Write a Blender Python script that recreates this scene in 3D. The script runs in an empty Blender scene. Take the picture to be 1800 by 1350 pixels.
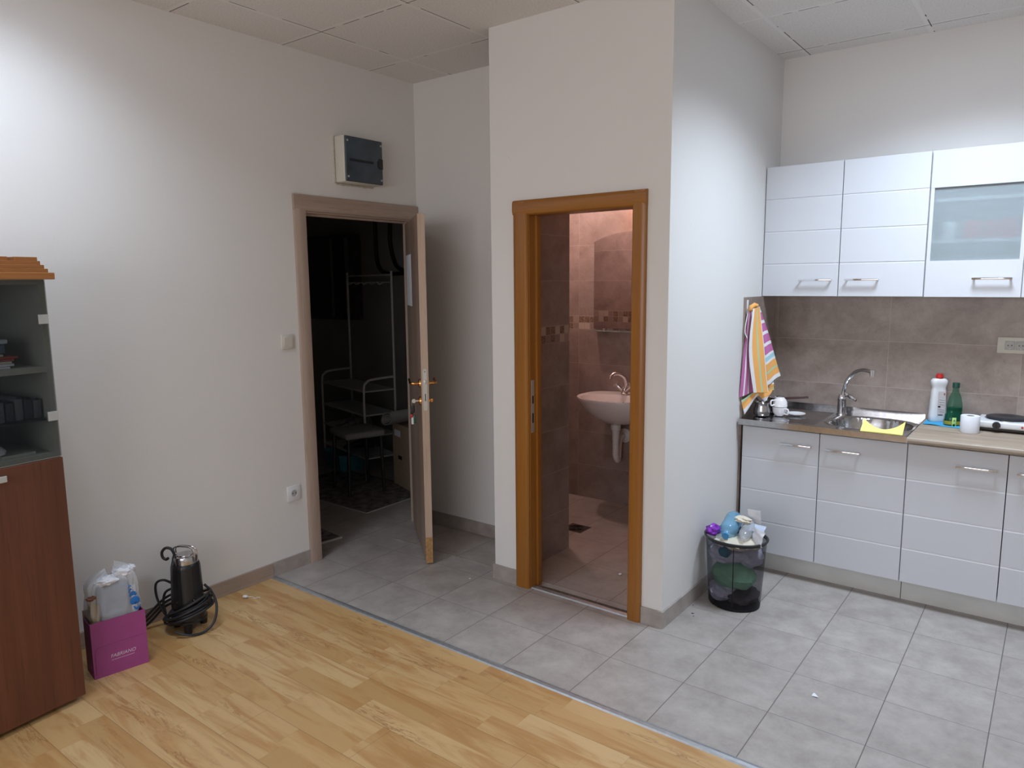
import bpy, bmesh, math, random
from mathutils import Vector, Matrix
PI = math.pi
sc = bpy.context.scene
COL = sc.collection

# ------------------------------------------------------------------ camera
CX, CY, CZ, YAW, PITCH, ROLL, FPX = 3.35297, -2.92707, 1.59063, -0.65107, 0.13955, -0.00914, 1272.537
fwd = Vector((math.sin(YAW)*math.cos(PITCH), math.cos(YAW)*math.cos(PITCH), -math.sin(PITCH)))
rt = Vector((math.cos(YAW), -math.sin(YAW), 0)); up = rt.cross(fwd)
rt, up = math.cos(ROLL)*rt + math.sin(ROLL)*up, -math.sin(ROLL)*rt + math.cos(ROLL)*up
cam = bpy.data.cameras.new('camera'); camo = bpy.data.objects.new('camera', cam); COL.objects.link(camo)
cam.sensor_width = 36; cam.lens = FPX/1800*36; cam.clip_start = .05; cam.clip_end = 60
camo.matrix_world = Matrix(((rt.x, up.x, -fwd.x, CX), (rt.y, up.y, -fwd.y, CY), (rt.z, up.z, -fwd.z, CZ), (0, 0, 0, 1)))
sc.camera = camo
# ------------------------------------------------------------------ world, exposure
w = bpy.data.worlds.new('world'); sc.world = w; w.use_nodes = True
w.node_tree.nodes['Background'].inputs[0].default_value = (.6, .7, .9, 1)
w.node_tree.nodes['Background'].inputs[1].default_value = .02
vs = sc.view_settings
sc.display_settings.display_device = 'sRGB'
vs.view_transform = 'Standard'; vs.look = 'None'; vs.gamma = 1; vs.exposure = 0.09; vs.use_curve_mapping = False
# ceiling lamps (their housings are built with the ceiling further down)
PANELS = [(.6, -1.98, 12), (3.0, .42, 34), (3.6, -3.78, 20)]  # the third lamp is unseen, added to even out the light
COOL = (.69, .825, 1.0)
ADDED_FILL = 56     # soft fill from an unseen window added behind the camera

# ------------------------------------------------------------------ key measures
XB, XBL, YK, YA, ZC, YS = 1.9796, .9987, 1.4534, .4821, 2.825, -.7136
YF, YPF, YU, X0, X0U = .911, .994, 1.2134, 2.005, 1.9828
ZT = .847

# ------------------------------------------------------------------ node helper
class NT:
    def __init__(s, name):
        s.mat = bpy.data.materials.new(name); s.mat.use_nodes = True
        s.t = s.mat.node_tree; s.n = s.t.nodes; s.n.clear()
        s.out = s.n.new('ShaderNodeOutputMaterial'); s.b = s.n.new('ShaderNodeBsdfPrincipled')
        s.t.links.new(s.b.outputs[0], s.out.inputs[0])
    def put(s, inp, v):
        if v is None: return
        if isinstance(v, bpy.types.NodeSocket): s.t.links.new(v, inp)
        elif isinstance(v, (tuple, list)) and len(v) == 3 and inp.type == 'RGBA': inp.default_value = (*v, 1)
        else: inp.default_value = v
    def m(s, op, a, b=None, c=None):
        n = s.n.new('ShaderNodeMath'); n.operation = op
        for i, v in enumerate((a, b, c)): s.put(n.inputs[i], v)
        return n.outputs[0]
    def pos(s, obj=False):
        if obj: o = s.n.new('ShaderNodeTexCoord').outputs['Object']
        else: o = s.n.new('ShaderNodeNewGeometry').outputs['Position']
        sp = s.n.new('ShaderNodeSeparateXYZ'); s.t.links.new(o, sp.inputs[0]); s.vec = o
        return sp.outputs
    def comb(s, x, y, z=0.):
        n = s.n.new('ShaderNodeCombineXYZ')
        for i, v in enumerate((x, y, z)): s.put(n.inputs[i], v)
        return n.outputs[0]
    def noise(s, vec, scale, detail=3, rough=.5, dist=0., col=False):
        n = s.n.new('ShaderNodeTexNoise'); s.put(n.inputs['Vector'], vec)
        n.inputs['Scale'].default_value = scale; n.inputs['Detail'].default_value = detail
        n.inputs['Roughness'].default_value = rough; n.inputs['Distortion'].default_value = dist
        return n.outputs[1 if col else 0]
    def white(s, vec):
        n = s.n.new('ShaderNodeTexWhiteNoise'); n.noise_dimensions = '3D'; s.put(n.inputs['Vector'], vec); return n.outputs[0]
    def ramp(s, f, stops, const=False):
        n = s.n.new('ShaderNodeValToRGB'); s.put(n.inputs[0], f); cr = n.color_ramp
        if const: cr.interpolation = 'CONSTANT'
        while len(cr.elements) < len(stops): cr.elements.new(.5)
        for e, (p, c) in zip(cr.elements, stops): e.position = p; e.color = (*c, 1) if len(c) == 3 else c
        return n.outputs[0]
    def mix(s, f, a, b, mode='MIX'):
        n = s.n.new('ShaderNodeMix'); n.data_type = 'RGBA'; n.blend_type = mode
        s.put(n.inputs[0], f); s.put(n.inputs[6], a); s.put(n.inputs[7], b); return n.outputs[2]
    def bump(s, h, strength=.3, dist=.01):
        n = s.n.new('ShaderNodeBump'); n.inputs['Strength'].default_value = strength; n.inputs['Distance'].default_value = dist
        s.put(n.inputs['Height'], h); s.put(s.b.inputs['Normal'], n.outputs[0])
    def set(s, **k):
        for a, v in k.items(): s.put(s.b.inputs[a.replace('_', ' ')], v)
        return s.mat
def sm(x, a, b, nt):   # smooth step
    n = nt.n.new('ShaderNodeMapRange'); n.interpolation_type = 'SMOOTHSTEP'
    nt.put(n.inputs[0], x); n.inputs[1].default_value = a; n.inputs[2].default_value = b
    n.inputs[3].default_value = 0; n.inputs[4].default_value = 1; return n.outputs[0]

def plain(name, c, rough=.5, metal=0., var=.06, scale=30, bump=0., obj=True, **kw):
    t = NT(name); t.pos(obj); f = t.noise(t.vec, scale, 4)
    lo = tuple(max(0, x*(1-var)) for x in c); hi = tuple(min(1, x*(1+var)) for x in c)
    t.set(Base_Color=t.ramp(f, [(.3, lo), (.7, hi)]), Roughness=rough, Metallic=metal, **kw)
    if bump: t.bump(f, bump, .002)
    return t.mat
def seethrough(name, c, trans, rough=.1, fres=1.45, soft=None):
    """thin coloured sheet: part of the light passes straight through"""
    t = NT(name); t.pos(True)
    f = t.noise(t.vec, 25, 2); t.set(Base_Color=t.ramp(f, [(.3, tuple(x*.9 for x in c)), (.7, c)]), Roughness=rough, IOR=fres)
    tr = t.n.new('ShaderNodeBsdfTransparent'); mx = t.n.new('ShaderNodeMixShader')
    tr.inputs[0].default_value = (*(soft or (1, 1, 1)), 1); mx.inputs[0].default_value = trans
    t.t.links.new(t.b.outputs[0], mx.inputs[1]); t.t.links.new(tr.outputs[0], mx.inputs[2]); t.t.links.new(mx.outputs[0], t.out.inputs[0])
    return t.mat

# ------------------------------------------------------------------ materials
def wallpaint():
    t = NT('wall_paint'); t.pos()
    a = t.noise(t.vec, 1.3, 4); b = t.noise(t.vec, 160, 2)
    c = t.ramp(a, [(.3, (.715, .695, .665)), (.7, (.725, .705, .675))])
    d = t.noise(t.vec, 9, 5, .7, 1.5)
    c = t.mix(sm(d, .70, .78, t), c, (.55, .53, .50))
    t.set(Base_Color=c, Roughness=.75); t.bump(b, .12, .003); return t.mat
def ceil_mat():
    t = NT('ceiling_tile'); p = t.pos()
    def ed(v, o):
        f = t.m('FRACT', t.m('DIVIDE', t.m('SUBTRACT', v, o), .6))
        return t.m('MULTIPLY', t.m('MINIMUM', f, t.m('SUBTRACT', 1., f)), .6), t.m('ABSOLUTE', t.m('SUBTRACT', t.m('MULTIPLY', f, .6), .0125))
    dx, gx_ = ed(p[0], .308); dy, gy_ = ed(p[1], -.489)
    d = t.m('MINIMUM', dx, dy); gd_ = t.m('MINIMUM', gx_, gy_)
    bar = t.m('LESS_THAN', d, .010)
    gap = t.m('MULTIPLY', t.m('LESS_THAN', gd_, .0024), t.m('GREATER_THAN', t.noise(t.vec, 3.4, 3, .6), .46))
    side = t.noise(t.vec, .8, 1)
    spk = t.noise(t.vec, 120, 3, .7)
    c = t.ramp(spk, [(.3, (.62, .60, .58)), (.5, (.76, .74, .715)), (.7, (.80, .78, .755))])
    c = t.mix(bar, c, (.80, .78, .76)); c = t.mix(gap, c, (.06, .055, .05))
    t.set(Base_Color=c, Roughness=.85); t.bump(t.m('ADD', spk, t.m('MULTIPLY', bar, 1.5)), .25, .003); return t.mat
def floor_tile(name, gx, gy, s=.3333, tint=(1, 1, 1)):
    t = NT(name); p = t.pos()
    def ax(v, o):
        q = t.m('DIVIDE', t.m('SUBTRACT', v, o), s); f = t.m('FRACT', q)
        return t.m('FLOOR', q), t.m('MULTIPLY', t.m('MINIMUM', f, t.m('SUBTRACT', 1., f)), s)
    ix, dx = ax(p[0], gx); iy, dy = ax(p[1], gy)
    g = t.m('LESS_THAN', t.m('MINIMUM', t.m('ADD', dx, 0.), t.m('ADD', dy, .0006)), .0017)
    r = t.white(t.comb(ix, iy, 3.))
    off = t.comb(t.m('ADD', p[0], t.m('MULTIPLY', r, 20.)), t.m('ADD', p[1], t.m('MULTIPLY', r, 31.)), 0.)
    a = t.noise(off, 5.5, 8, .74, .15); b = t.noise(off, 60, 4, .7, .5)
    c = t.ramp(a, [(.28, tuple(k*q for k, q in zip((.27, .235, .21), tint))), (.72, tuple(k*q for k, q in zip((.47, .428, .392), tint)))])
    c = t.mix(t.m('MULTIPLY', sm(b, .6, .75, t), .35), c, (.27, .235, .21))
    c = t.mix(t.m('MULTIPLY', r, .12), c, (.33, .30, .28))
    c = t.mix(g, c, (.13, .115, .10))
    t.set(Base_Color=c, Roughness=t.m('ADD', .30, t.m('MULTIPLY', a, .2))); t.bump(t.m('SUBTRACT', t.m('MULTIPLY', b, .2), g), .25, .002); return t.mat
def wall_tile(name, axis, off, wt, mosaic, c1, c2):
    t = NT(name); p = t.pos(); h = p[axis]; z = p[2]
    zz = t.m('SUBTRACT', z, t.m('MULTIPLY', t.m('GREATER_THAN', z, 1.30), .0935)) if mosaic else z
    q = t.m('DIVIDE', zz, .2505); iz = t.m('FLOOR', q); f = t.m('FRACT', q)
    dz = t.m('MULTIPLY', t.m('MINIMUM', f, t.m('SUBTRACT', 1., f)), .25)
    q = t.m('DIVIDE', t.m('SUBTRACT', h, off), wt); ix = t.m('FLOOR', q); f = t.m('FRACT', q)
    dh = t.m('MULTIPLY', t.m('MINIMUM', f, t.m('SUBTRACT', 1., f)), wt)
    g = t.m('LESS_THAN', t.m('MINIMUM', dz, t.m('ADD', dh, .0003)), .0014)
    r = t.white(t.comb(ix, iz, 7.))
    v = t.comb(t.m('ADD', h, t.m('MULTIPLY', r, 13.)), t.m('ADD', z, t.m('MULTIPLY', r, 17.)), 0.)
    a = t.noise(v, 4.5, 8, .72, .2); b = t.noise(v, 45, 4, .7, .6)
    c = t.ramp(a, [(.3, c1), (.7, c2)])
    c = t.mix(t.m('MULTIPLY', sm(b, .55, .75, t), .3), c, tuple(x*.65 for x in c1))
    c = t.mix(g, c, (.40, .34, .29))
    if mosaic:
        cs = .0468
        mz = t.m('MULTIPLY', t.m('GREATER_THAN', z, 1.2505), t.m('LESS_THAN', z, 1.344))
        q1 = t.m('DIVIDE', t.m('SUBTRACT', h, off), cs); q2 = t.m('DIVIDE', t.m('SUBTRACT', z, 1.2505), cs)
        rr = t.white(t.comb(t.m('FLOOR', q1), t.m('FLOOR', q2), 1.))
        f1 = t.m('FRACT', q1); f2 = t.m('FRACT', q2)
        e = t.m('MINIMUM', t.m('MINIMUM', f1, t.m('SUBTRACT', 1., f1)), t.m('MINIMUM', f2, t.m('SUBTRACT', 1., f2)))
        mc = t.ramp(rr, [(0, (.10, .06, .04)), (.36, (.27, .21, .18)), (.6, (.46, .39, .33)), (.85, (.34, .27, .23))], True)
        dots = t.m('MULTIPLY', t.m('LESS_THAN', rr, .36), t.m('GREATER_THAN', t.noise(t.vec, 220, 1), .5))
        mc = t.mix(dots, mc, (.30, .21, .15)); mc = t.mix(t.m('LESS_THAN', e, .04), mc, (.36, .30, .26))
        c = t.mix(mz, c, mc)
    t.set(Base_Color=c, Roughness=.34); t.bump(t.m('SUBTRACT', t.m('MULTIPLY', b, .15), g), .2, .002); return t.mat
def laminate():
    t = NT('laminate_planks'); p = t.pos(); x, y = p[0], p[1]
    q = t.m('DIVIDE', t.m('SUBTRACT', -.7136, y), .0955); row = t.m('FLOOR', q); fr = t.m('FRACT', q)
    ro = t.white(t.comb(row, 2., 5.)); L = .52
    u = t.m('DIVIDE', t.m('ADD', x, t.m('MULTIPLY', ro, 9.3)), L)
    u = t.m('ADD', u, t.m('MULTIPLY', .22, t.m('SINE', t.m('MULTIPLY', u, 2.1))))
    col = t.m('FLOOR', u); fu = t.m('FRACT', u)
    r = t.white(t.comb(row, col, 1.)); r2 = t.white(t.comb(row, col, 9.))
    ox = t.m('ADD', x, t.m('MULTIPLY', r2, 37.)); oy = t.m('ADD', y, t.m('MULTIPLY', r2, 11.))
    base = t.ramp(r, [(0, (.46, .275, .105)), (.25, (.54, .335, .14)), (.5, (.59, .395, .185)), (.75, (.50, .30, .12)), (1., (.62, .43, .215))])
    big = t.noise(t.comb(t.m('MULTIPLY', ox, 2.0), t.m('MULTIPLY', oy, 13.), 0.), 1.0, 4, .6, .9)
    base = t.mix(t.m('MULTIPLY', sm(big, .42, .66, t), .72), base, (.40, .19, .055))
    vein = t.noise(t.comb(t.m('MULTIPLY', ox, 3.2), t.m('MULTIPLY', oy, 26.), 3.), 1.0, 6, .68, 1.6)
    ridge = t.m('ABSOLUTE', t.m('SUBTRACT', vein, .5))
    msk = t.m('MULTIPLY', sm(t.noise(t.comb(t.m('MULTIPLY', ox, 1.6), t.m('MULTIPLY', oy, 9.), 8.), 1.3, 2), .52, .66, t), t.m('SUBTRACT', 1., sm(ridge, .004, .04, t)))
    base = t.mix(t.m('MULTIPLY', msk, .75), base, (.29, .13, .045))
    fine = t.noise(t.comb(t.m('MULTIPLY', ox, 7.), t.m('MULTIPLY', oy, 190.), 0.), 1., 3, .6)
    base = t.mix(t.m('MULTIPLY', sm(fine, .42, .75, t), .22), base, (.45, .27, .12))
    vo = t.n.new('ShaderNodeTexVoronoi'); t.put(vo.inputs['Vector'], t.comb(t.m('MULTIPLY', ox, 2.4), t.m('MULTIPLY', oy, 5.), 0.)); vo.inputs['Scale'].default_value = 1.
    kn = t.m('SUBTRACT', 1., sm(t.m('ADD', vo.outputs['Distance'], t.m('MULTIPLY', t.noise(t.vec, 60, 2), .05)), .035, .10, t))
    base = t.mix(t.m('MULTIPLY', kn, .6), base, (.25, .11, .04))
    ed = t.m('MULTIPLY', t.m('MINIMUM', fr, t.m('SUBTRACT', 1., fr)), .0955)
    eu = t.m('MULTIPLY', t.m('MINIMUM', fu, t.m('SUBTRACT', 1., fu)), L)
    base = t.mix(t.m('MULTIPLY', t.m('LESS_THAN', t.m('MINIMUM', ed, eu), .0009), .35), base, (.30, .17, .08))
    q2 = t.m('FRACT', t.m('DIVIDE', t.m('SUBTRACT', -.7136, y), .191)); e2 = t.m('MULTIPLY', t.m('MINIMUM', q2, t.m('SUBTRACT', 1., q2)), .191)
    rp = t.m('FLOOR', t.m('DIVIDE', t.m('SUBTRACT', -.7136, y), .191))
    ux = t.m('FRACT', t.m('DIVIDE', t.m('ADD', t.m('SUBTRACT', x, 1.671), t.m('MULTIPLY', rp, .47)), 1.28)); e3 = t.m('MULTIPLY', t.m('MINIMUM', ux, t.m('SUBTRACT', 1., ux)), 1.28)
    jn = t.m('LESS_THAN', t.m('MINIMUM', e2, e3), .0010)
    base = t.mix(t.m('MULTIPLY', jn, .45), base, (.10, .055, .025))
    t.set(Base_Color=base, Roughness=.42); t.bump(t.m('SUBTRACT', t.m('MULTIPLY', fine, .1), jn), .2, .002); return t.mat
def wood(name, c1, c2, dark, axis=2, scale=1., rough=.45, fine=1., obj=True):
    """straight grain running along one axis"""
    t = NT(name); p = t.pos(obj)
    k = [60.*scale]*3; k[axis] = 2.2*scale
    v = t.comb(*[t.m('MULTIPLY', p[i], k[i]) for i in range(3)])
    a = t.noise(v, .35, 4, .6, .5); b = t.noise(v, 2.6, 4, .7, .2)
    c = t.ramp(a, [(.3, c1), (.7, c2)])
    c = t.mix(t.m('MULTIPLY', sm(b, .5, .72, t), .55*fine), c, dark)
    t.set(Base_Color=c, Roughness=rough); t.bump(b, .12*fine, .001); return t.mat
def towel_mat():
    t = NT('towel_stripes'); uv = t.n.new('ShaderNodeUVMap'); sp = t.n.new('ShaderNodeSeparateXYZ'); t.t.links.new(uv.outputs[0], sp.inputs[0])
    W, O, G, B, Pp = (.80, .80, .80), (.88, .42, .10), (.42, .60, .36), (.36, .62, .70), (.50, .13, .35)
    st = [(0, W), (.05, O), (.13, G), (.16, O), (.25, W), (.28, B), (.33, W), (.36, Pp), (.46, W), (.50, Pp), (.60, W), (.64, Pp), (.74, W), (.78, Pp), (.88, W), (.91, B), (.96, W)]
    t.pos(); n = t.noise(t.vec, 400, 2)
    c = t.ramp(sp.outputs[0], st, True); c = t.mix(t.m('MULTIPLY', n, .2), c, (.3, .3, .3))
    t.set(Base_Color=c, Roughness=.95); t.bump(n, .6, .002); return t.mat

M = {}
M['paint'] = wallpaint(); M['ceil'] = ceil_mat(); M['lam'] = laminate()
M['tile'] = floor_tile('stone_floor_tile', 2.2542, -.3729)
M['tile_bath'] = floor_tile('bathroom_floor_tile', 1.303, .455, .3415, (1.0, .97, .95))
M['tile_dark'] = floor_tile('storeroom_floor_tile', -.09, -.29)
M['bt_x'] = wall_tile('bathroom_tile_back', 0, .55, .6, True, (.20, .152, .132), (.37, .30, .27))
M['bt_y'] = wall_tile('bathroom_tile_side', 1, .05, .6, True, (.20, .152, .132), (.37, .30, .27))
M['kt_x'] = wall_tile('kitchen_tile_back', 0, 2.007, .597, False, (.19, .14, .112), (.385, .315, .27))
M['kt_y'] = wall_tile('kitchen_tile_side', 1, .86, .6, False, (.19, .14, .112), (.385, .315, .27))
M['skirt'] = plain('tile_skirting', (.36, .315, .285), .4, var=.15, scale=14, obj=False)
M['skirtdark'] = plain('worn_dark_joint', (.10, .075, .055), .8, var=.5, scale=60, obj=False)
M['skirtwood'] = wood('skirting_wood', (.32, .24, .19), (.40, .31, .25), (.20, .14, .11), 1, obj=False)
M['oak'] = wood('pale_oak_veneer', (.37, .275, .215), (.45, .345, .28), (.24, .165, .125), 2)
M['oak_h'] = wood('pale_oak_veneer_across', (.37, .275, .215), (.45, .345, .28), (.24, .165, .125), 1)
M['oak_leaf'] = wood('door_leaf_veneer', (.24, .165, .125), (.37, .27, .21), (.14, .09, .065), 2, .5)
M['oak_edge'] = wood('door_edge_wood', (.47, .345, .255), (.55, .42, .32), (.34, .23, .16), 2)
M['rawwood'] = plain('bare_orange_wood', (.42, .23, .09), .7, var=.25, scale=60)
M['varn'] = wood('varnished_pine', (.27, .100, .014), (.35, .145, .022), (.15, .05, .010), 2, .7, .33, .7)
M['varn_h'] = wood('varnished_pine_across', (.27, .100, .014), (.35, .145, .022), (.15, .05, .010), 0, .7, .33, .7)
M['walnut'] = wood('dark_red_walnut', (.085, .026, .011), (.135, .044, .020), (.04, .012, .006), 2, .6, .45, .9)
M['cornice'] = wood('orange_brown_wood', (.27, .105, .028), (.36, .15, .042), (.16, .06, .015), 1, .6, .4)
M['greymel'] = plain('grey_green_melamine', (.42, .42, .37), .5, var=.03)
M['greyin'] = plain('cabinet_inside_grey', (.16, .165, .16), .6, var=.05)
M['gloss'] = plain('gloss_white_lacquer', (.60, .61, .635), .30, var=.01, scale=2)
M['carc'] = plain('white_carcass', (.62, .62, .64), .5, var=.02)
M['plinth'] = plain('pale_grey_plinth', (.64, .64, .61), .4, var=.05, scale=8)
M['steel'] = plain('brushed_stainless', (.50, .50, .51), .15, 1., var=.08, scale=60)
M['chrome'] = plain('chrome', (.75, .75, .77), .07, 1., var=.02)
M['alu'] = plain('dull_aluminium', (.45, .47, .49), .4, .8, var=.1, scale=50)
M['satin'] = plain('satin_metal', (.60, .62, .60), .35, .7, var=.04)
M['brass'] = plain('polished_copper_brass', (.72, .36, .12), .2, 1., var=.1)
M['black'] = plain('black_plastic', (.012, .012, .013), .45, var=.2)
M['rubber'] = plain('black_rubber_cable', (.012, .012, .014), .5, var=.2)
M['iron'] = plain('black_painted_iron', (.008, .008, .009), .35, var=.3, bump=.2)
M['ivory'] = plain('ivory_plastic', (.62, .60, .52), .4, var=.02)
M['whitep'] = plain('white_plastic', (.72, .72, .72), .35, var=.02)
M['greyplate'] = plain('grey_socket_insert', (.42, .42, .41), .4, var=.03)
M['porc'] = plain('white_porcelain', (.80, .77, .76), .08, var=.01)
M['pipe'] = plain('white_pvc', (.68, .66, .64), .3, var=.03)
M['counter'] = wood('washed_oak_worktop', (.27, .205, .15), (.40, .325, .245), (.14, .095, .06), 0, .8, .45, 1.5)
M['paper'] = plain('white_paper', (.75, .76, .80), .8, var=.03)
M['cream'] = plain('cream_paper', (.66, .60, .48), .85, var=.06)
M['yellow'] = plain('yellow_sponge_cloth', (.85, .80, .22), .9, var=.05, scale=200, bump=.4)
M['bluec'] = plain('blue_cloth', (.05, .36, .62), .9, var=.1, scale=80)
M['purple'] = plain('magenta_card', (.30, .055, .20), .6, var=.05, scale=12)
M['purpled'] = plain('magenta_card_edge', (.20, .030, .13), .6, var=.05)
M['kraft'] = plain('brown_card', (.34, .25, .17), .8, var=.08)
M['letter'] = plain('pale_lettering', (.62, .48, .60), .6, var=.01)
M['darkglass'] = seethrough('smoked_glass', (.02, .025, .03), .80, .03, 1.5, (.82, .84, .84))
M['mirror'] = plain('mirror_silver', (.72, .70, .70), .01, 1., var=.0)
M['storeshade'] = plain('shade_darkened_storeroom_wall', (.28, .27, .26), .8, var=.1, scale=3, obj=False)  # wall colour darkened to carry the shade of the unlit storeroom
M['clearpane'] = seethrough('added_window_pane', (.8, .85, .9), .9, .02)
M['cupred'] = plain('red_mug', (.55, .03, .04), .3)
M['green'] = seethrough('green_bottle_plastic', (.01, .10, .05), .80, .10, 1.5, (.62, .84, .76))
M['greenliq'] = plain('green_dish_soap', (.006, .085, .055), .15)
M['dkgreen'] = plain('dark_green_cap', (.005, .05, .035), .4)
M['lime'] = plain('lime_plastic_tag', (.52, .78, .25), .5)
M['red'] = plain('red_cap', (.50, .02, .02), .3)
M['bluebot'] = seethrough('pale_blue_plastic', (.30, .55, .72), .60, .08, 1.45, (.62, .84, .97))
M['clear'] = seethrough('clear_plastic', (.55, .57, .60), .55, .1, 1.45)
M['bagfilm'] = seethrough('milky_plastic_film', (.70, .72, .75), .60, .25, 1.45)
M['basket'] = seethrough('black_tinted_plastic', (.01, .01, .012), .60, .25, 1.45, (.80, .80, .84))
M['blackhob'] = plain('black_cast_iron', (.018, .020, .026), .42, var=.2)
M['towel'] = towel_mat()
M['dkcover'] = plain('tinted_blue_grey_cover', (.045, .062, .08), .35, var=.35, scale=9)
M['felt'] = plain('grey_fabric', (.25, .25, .24), .95, var=.1, scale=90)
M['teal'] = plain('teal_plastic_crate', (.05, .24, .30), .4)
M['rackw'] = plain('white_coated_wire', (.50, .50, .50), .4)
M['mat'] = plain('patterned_dark_mat', (.14, .125, .12), .9, var=.7, scale=18)
M['matedge'] = plain('mat_border', (.40, .38, .36), .9)

# ------------------------------------------------------------------ mesh helpers
def new(): return bmesh.new()
def box(bm, x0, x1, y0, y1, z0, z1, bev=0., seg=2):
    r = bmesh.ops.create_cube(bm, size=1.)
    vs_ = r['verts']
    for v in vs_: v.co = Vector(((x0+x1)/2+v.co.x*(x1-x0), (y0+y1)/2+v.co.y*(y1-y0), (z0+z1)/2+v.co.z*(z1-z0)))
    if bev:
        es = list({e for v in vs_ for e in v.link_edges})
        bmesh.ops.bevel(bm, geom=es, offset=bev, segments=seg, affect='EDGES', profile=.5)
    return bm
def frames(pts, closed=False):
    P = [Vector(p) for p in pts]; n = len(P); T = []
    for i in range(n):
        a = P[i-1] if (i or closed) else P[0]; b = P[(i+1) % n] if (i < n-1 or closed) else P[-1]
        d = b-a; T.append(d.normalized() if d.length > 1e-9 else Vector((0, 0, 1)))
    ref = Vector((0, 0, 1)) if abs(T[0].z) < .9 else Vector((1, 0, 0))
    u = (ref-T[0]*ref.dot(T[0])).normalized(); out = []
    for i in range(n):
        u = u-T[i]*u.dot(T[i]); u.normalize(); out.append((P[i], u.copy(), T[i].cross(u)))
    return out
def tube(bm, pts, r, seg=10, closed=False, sy=1.):
    fr = frames(pts, closed); rings = []
    for i, (p, u, v) in enumerate(fr):
        rr = r[i] if isinstance(r, (list, tuple)) else r
        rings.append([bm.verts.new(p+u*(rr*math.cos(2*PI*k/seg))+v*(rr*sy*math.sin(2*PI*k/seg))) for k in range(seg)])
    m = len(rings)
    for i in range(m if closed else m-1):
        a, b = rings[i], rings[(i+1) % m]
        for k in range(seg): bm.faces.new((a[k], a[(k+1) % seg], b[(k+1) % seg], b[k]))
    if not closed:
        bm.faces.new(rings[0][::-1]); bm.faces.new(rings[-1])
    return bm
def bez(pts, n=8):
    """smooth curve through points (Catmull-Rom)"""
    P = [Vector(p) for p in pts]; out = []
    for i in range(len(P)-1):
        a = P[i-1] if i else P[0]*2-P[1]; b, c = P[i], P[i+1]; d = P[i+2] if i+2 < len(P) else P[-1]*2-P[-2]
        for k in range(n):
            t = k/n; out.append(.5*((2*b)+(c-a)*t+(2*a-5*b+4*c-d)*t*t+(3*b-a-3*c+d)*t**3))
    out.append(P[-1]); return out
def lathe(bm, prof, seg=32, c=(0, 0, 0), sx=1., sy=1., mod=None, cap=True):
    rings = []
    for r, z in prof:
        ring = []
        for k in range(seg):
            a = 2*PI*k/seg; q = mod(a, z) if mod else 1.
            ring.append(bm.verts.new((c[0]+r*q*math.cos(a)*sx, c[1]+r*q*math.sin(a)*sy, c[2]+z)))
        rings.append(ring)
    for a, b in zip(rings, rings[1:]):
        for k in range(seg): bm.faces.new((a[k], a[(k+1) % seg], b[(k+1) % seg], b[k]))
    if cap:
        if prof[0][0] > 1e-6: bm.faces.new(rings[0][::-1])
        if prof[-1][0] > 1e-6: bm.faces.new(rings[-1])
    return bm
def cyl(bm, p0, p1, r0, r1=None, seg=20): return tube(bm, [p0, p1], [r0, r0 if r1 is None else r1], seg)
def prism(bm, poly, a0, a1, axis):
    """extrude a 2-D outline along an axis (0: poly is y,z; 1: x,z; 2: x,y)"""
    def P(u, v, w): return (w, u, v) if axis == 0 else (u, w, v) if axis == 1 else (u, v, w)
    A = [bm.verts.new(P(u, v, a0)) for u, v in poly]; B = [bm.verts.new(P(u, v, a1)) for u, v in poly]
    n = len(poly)
    for i in range(n): bm.faces.new((A[i], A[(i+1) % n], B[(i+1) % n], B[i]))
    bm.faces.new(A[::-1]); bm.faces.new(B); return bm
def sheet(bm, f, nu, nv, th=0., uvf=None):
    """surface f(u,v)->point, optionally given a thickness"""
    g = [[bm.verts.new(f(i/nu, j/nv)) for j in range(nv+1)] for i in range(nu+1)]
    lay = bm.loops.layers.uv.verify() if uvf else None; fs = []
    for i in range(nu):
        for j in range(nv):
            q = [(i, j), (i+1, j), (i+1, j+1), (i, j+1)]
            fc = bm.faces.new([g[a][b] for a, b in q]); fs.append(fc)
            if lay:
                for lp, (a, b) in zip(fc.loops, q): lp[lay].uv = uvf(a/nu, b/nv)
    if th:
        bm.normal_update(); off = {v: v.co+v.normal*th for r in g for v in r}
        h = [[bm.verts.new(off[v]) for v in r] for r in g]
        def F(vs_, q):
            fc = bm.faces.new(vs_)
            if lay:
                for lp, (a, b) in zip(fc.loops, q): lp[lay].uv = uvf(a/nu, b/nv)
        for i in range(nu):
            for j in range(nv): F([h[i][j], h[i][j+1], h[i+1][j+1], h[i+1][j]], [(i, j), (i, j+1), (i+1, j+1), (i+1, j)])
        for i in range(nu):
            F([g[i+1][0], g[i][0], h[i][0], h[i+1][0]], [(i+1, 0), (i, 0), (i, 0), (i+1, 0)])
            F([g[i][nv], g[i+1][nv], h[i+1][nv], h[i][nv]], [(i, nv), (i+1, nv), (i+1, nv), (i, nv)])
        for j in range(nv):
            F([g[0][j], g[0][j+1], h[0][j+1], h[0][j]], [(0, j), (0, j+1), (0, j+1), (0, j)])
            F([g[nu][j+1], g[nu][j], h[nu][j], h[nu][j+1]], [(nu, j+1), (nu, j), (nu, j), (nu, j+1)])
    return bm
def obj(name, bm, mat, parent=None, smooth=35, recalc=True, **tags):
    if recalc: bmesh.ops.recalc_face_normals(bm, faces=bm.faces)
    if smooth:
        a = math.radians(smooth)
        for f in bm.faces: f.smooth = True
        for e in bm.edges: e.smooth = not (len(e.link_faces) == 2 and e.calc_face_angle(0) > a)
    me = bpy.data.meshes.new(name); bm.to_mesh(me); bm.free()
    me.materials.append(mat if not isinstance(mat, str) else M[mat])
    o = bpy.data.objects.new(name, me); COL.objects.link(o)
    if parent: o.parent = parent
    for k, v in tags.items(): o[k] = v
    return o
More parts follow.
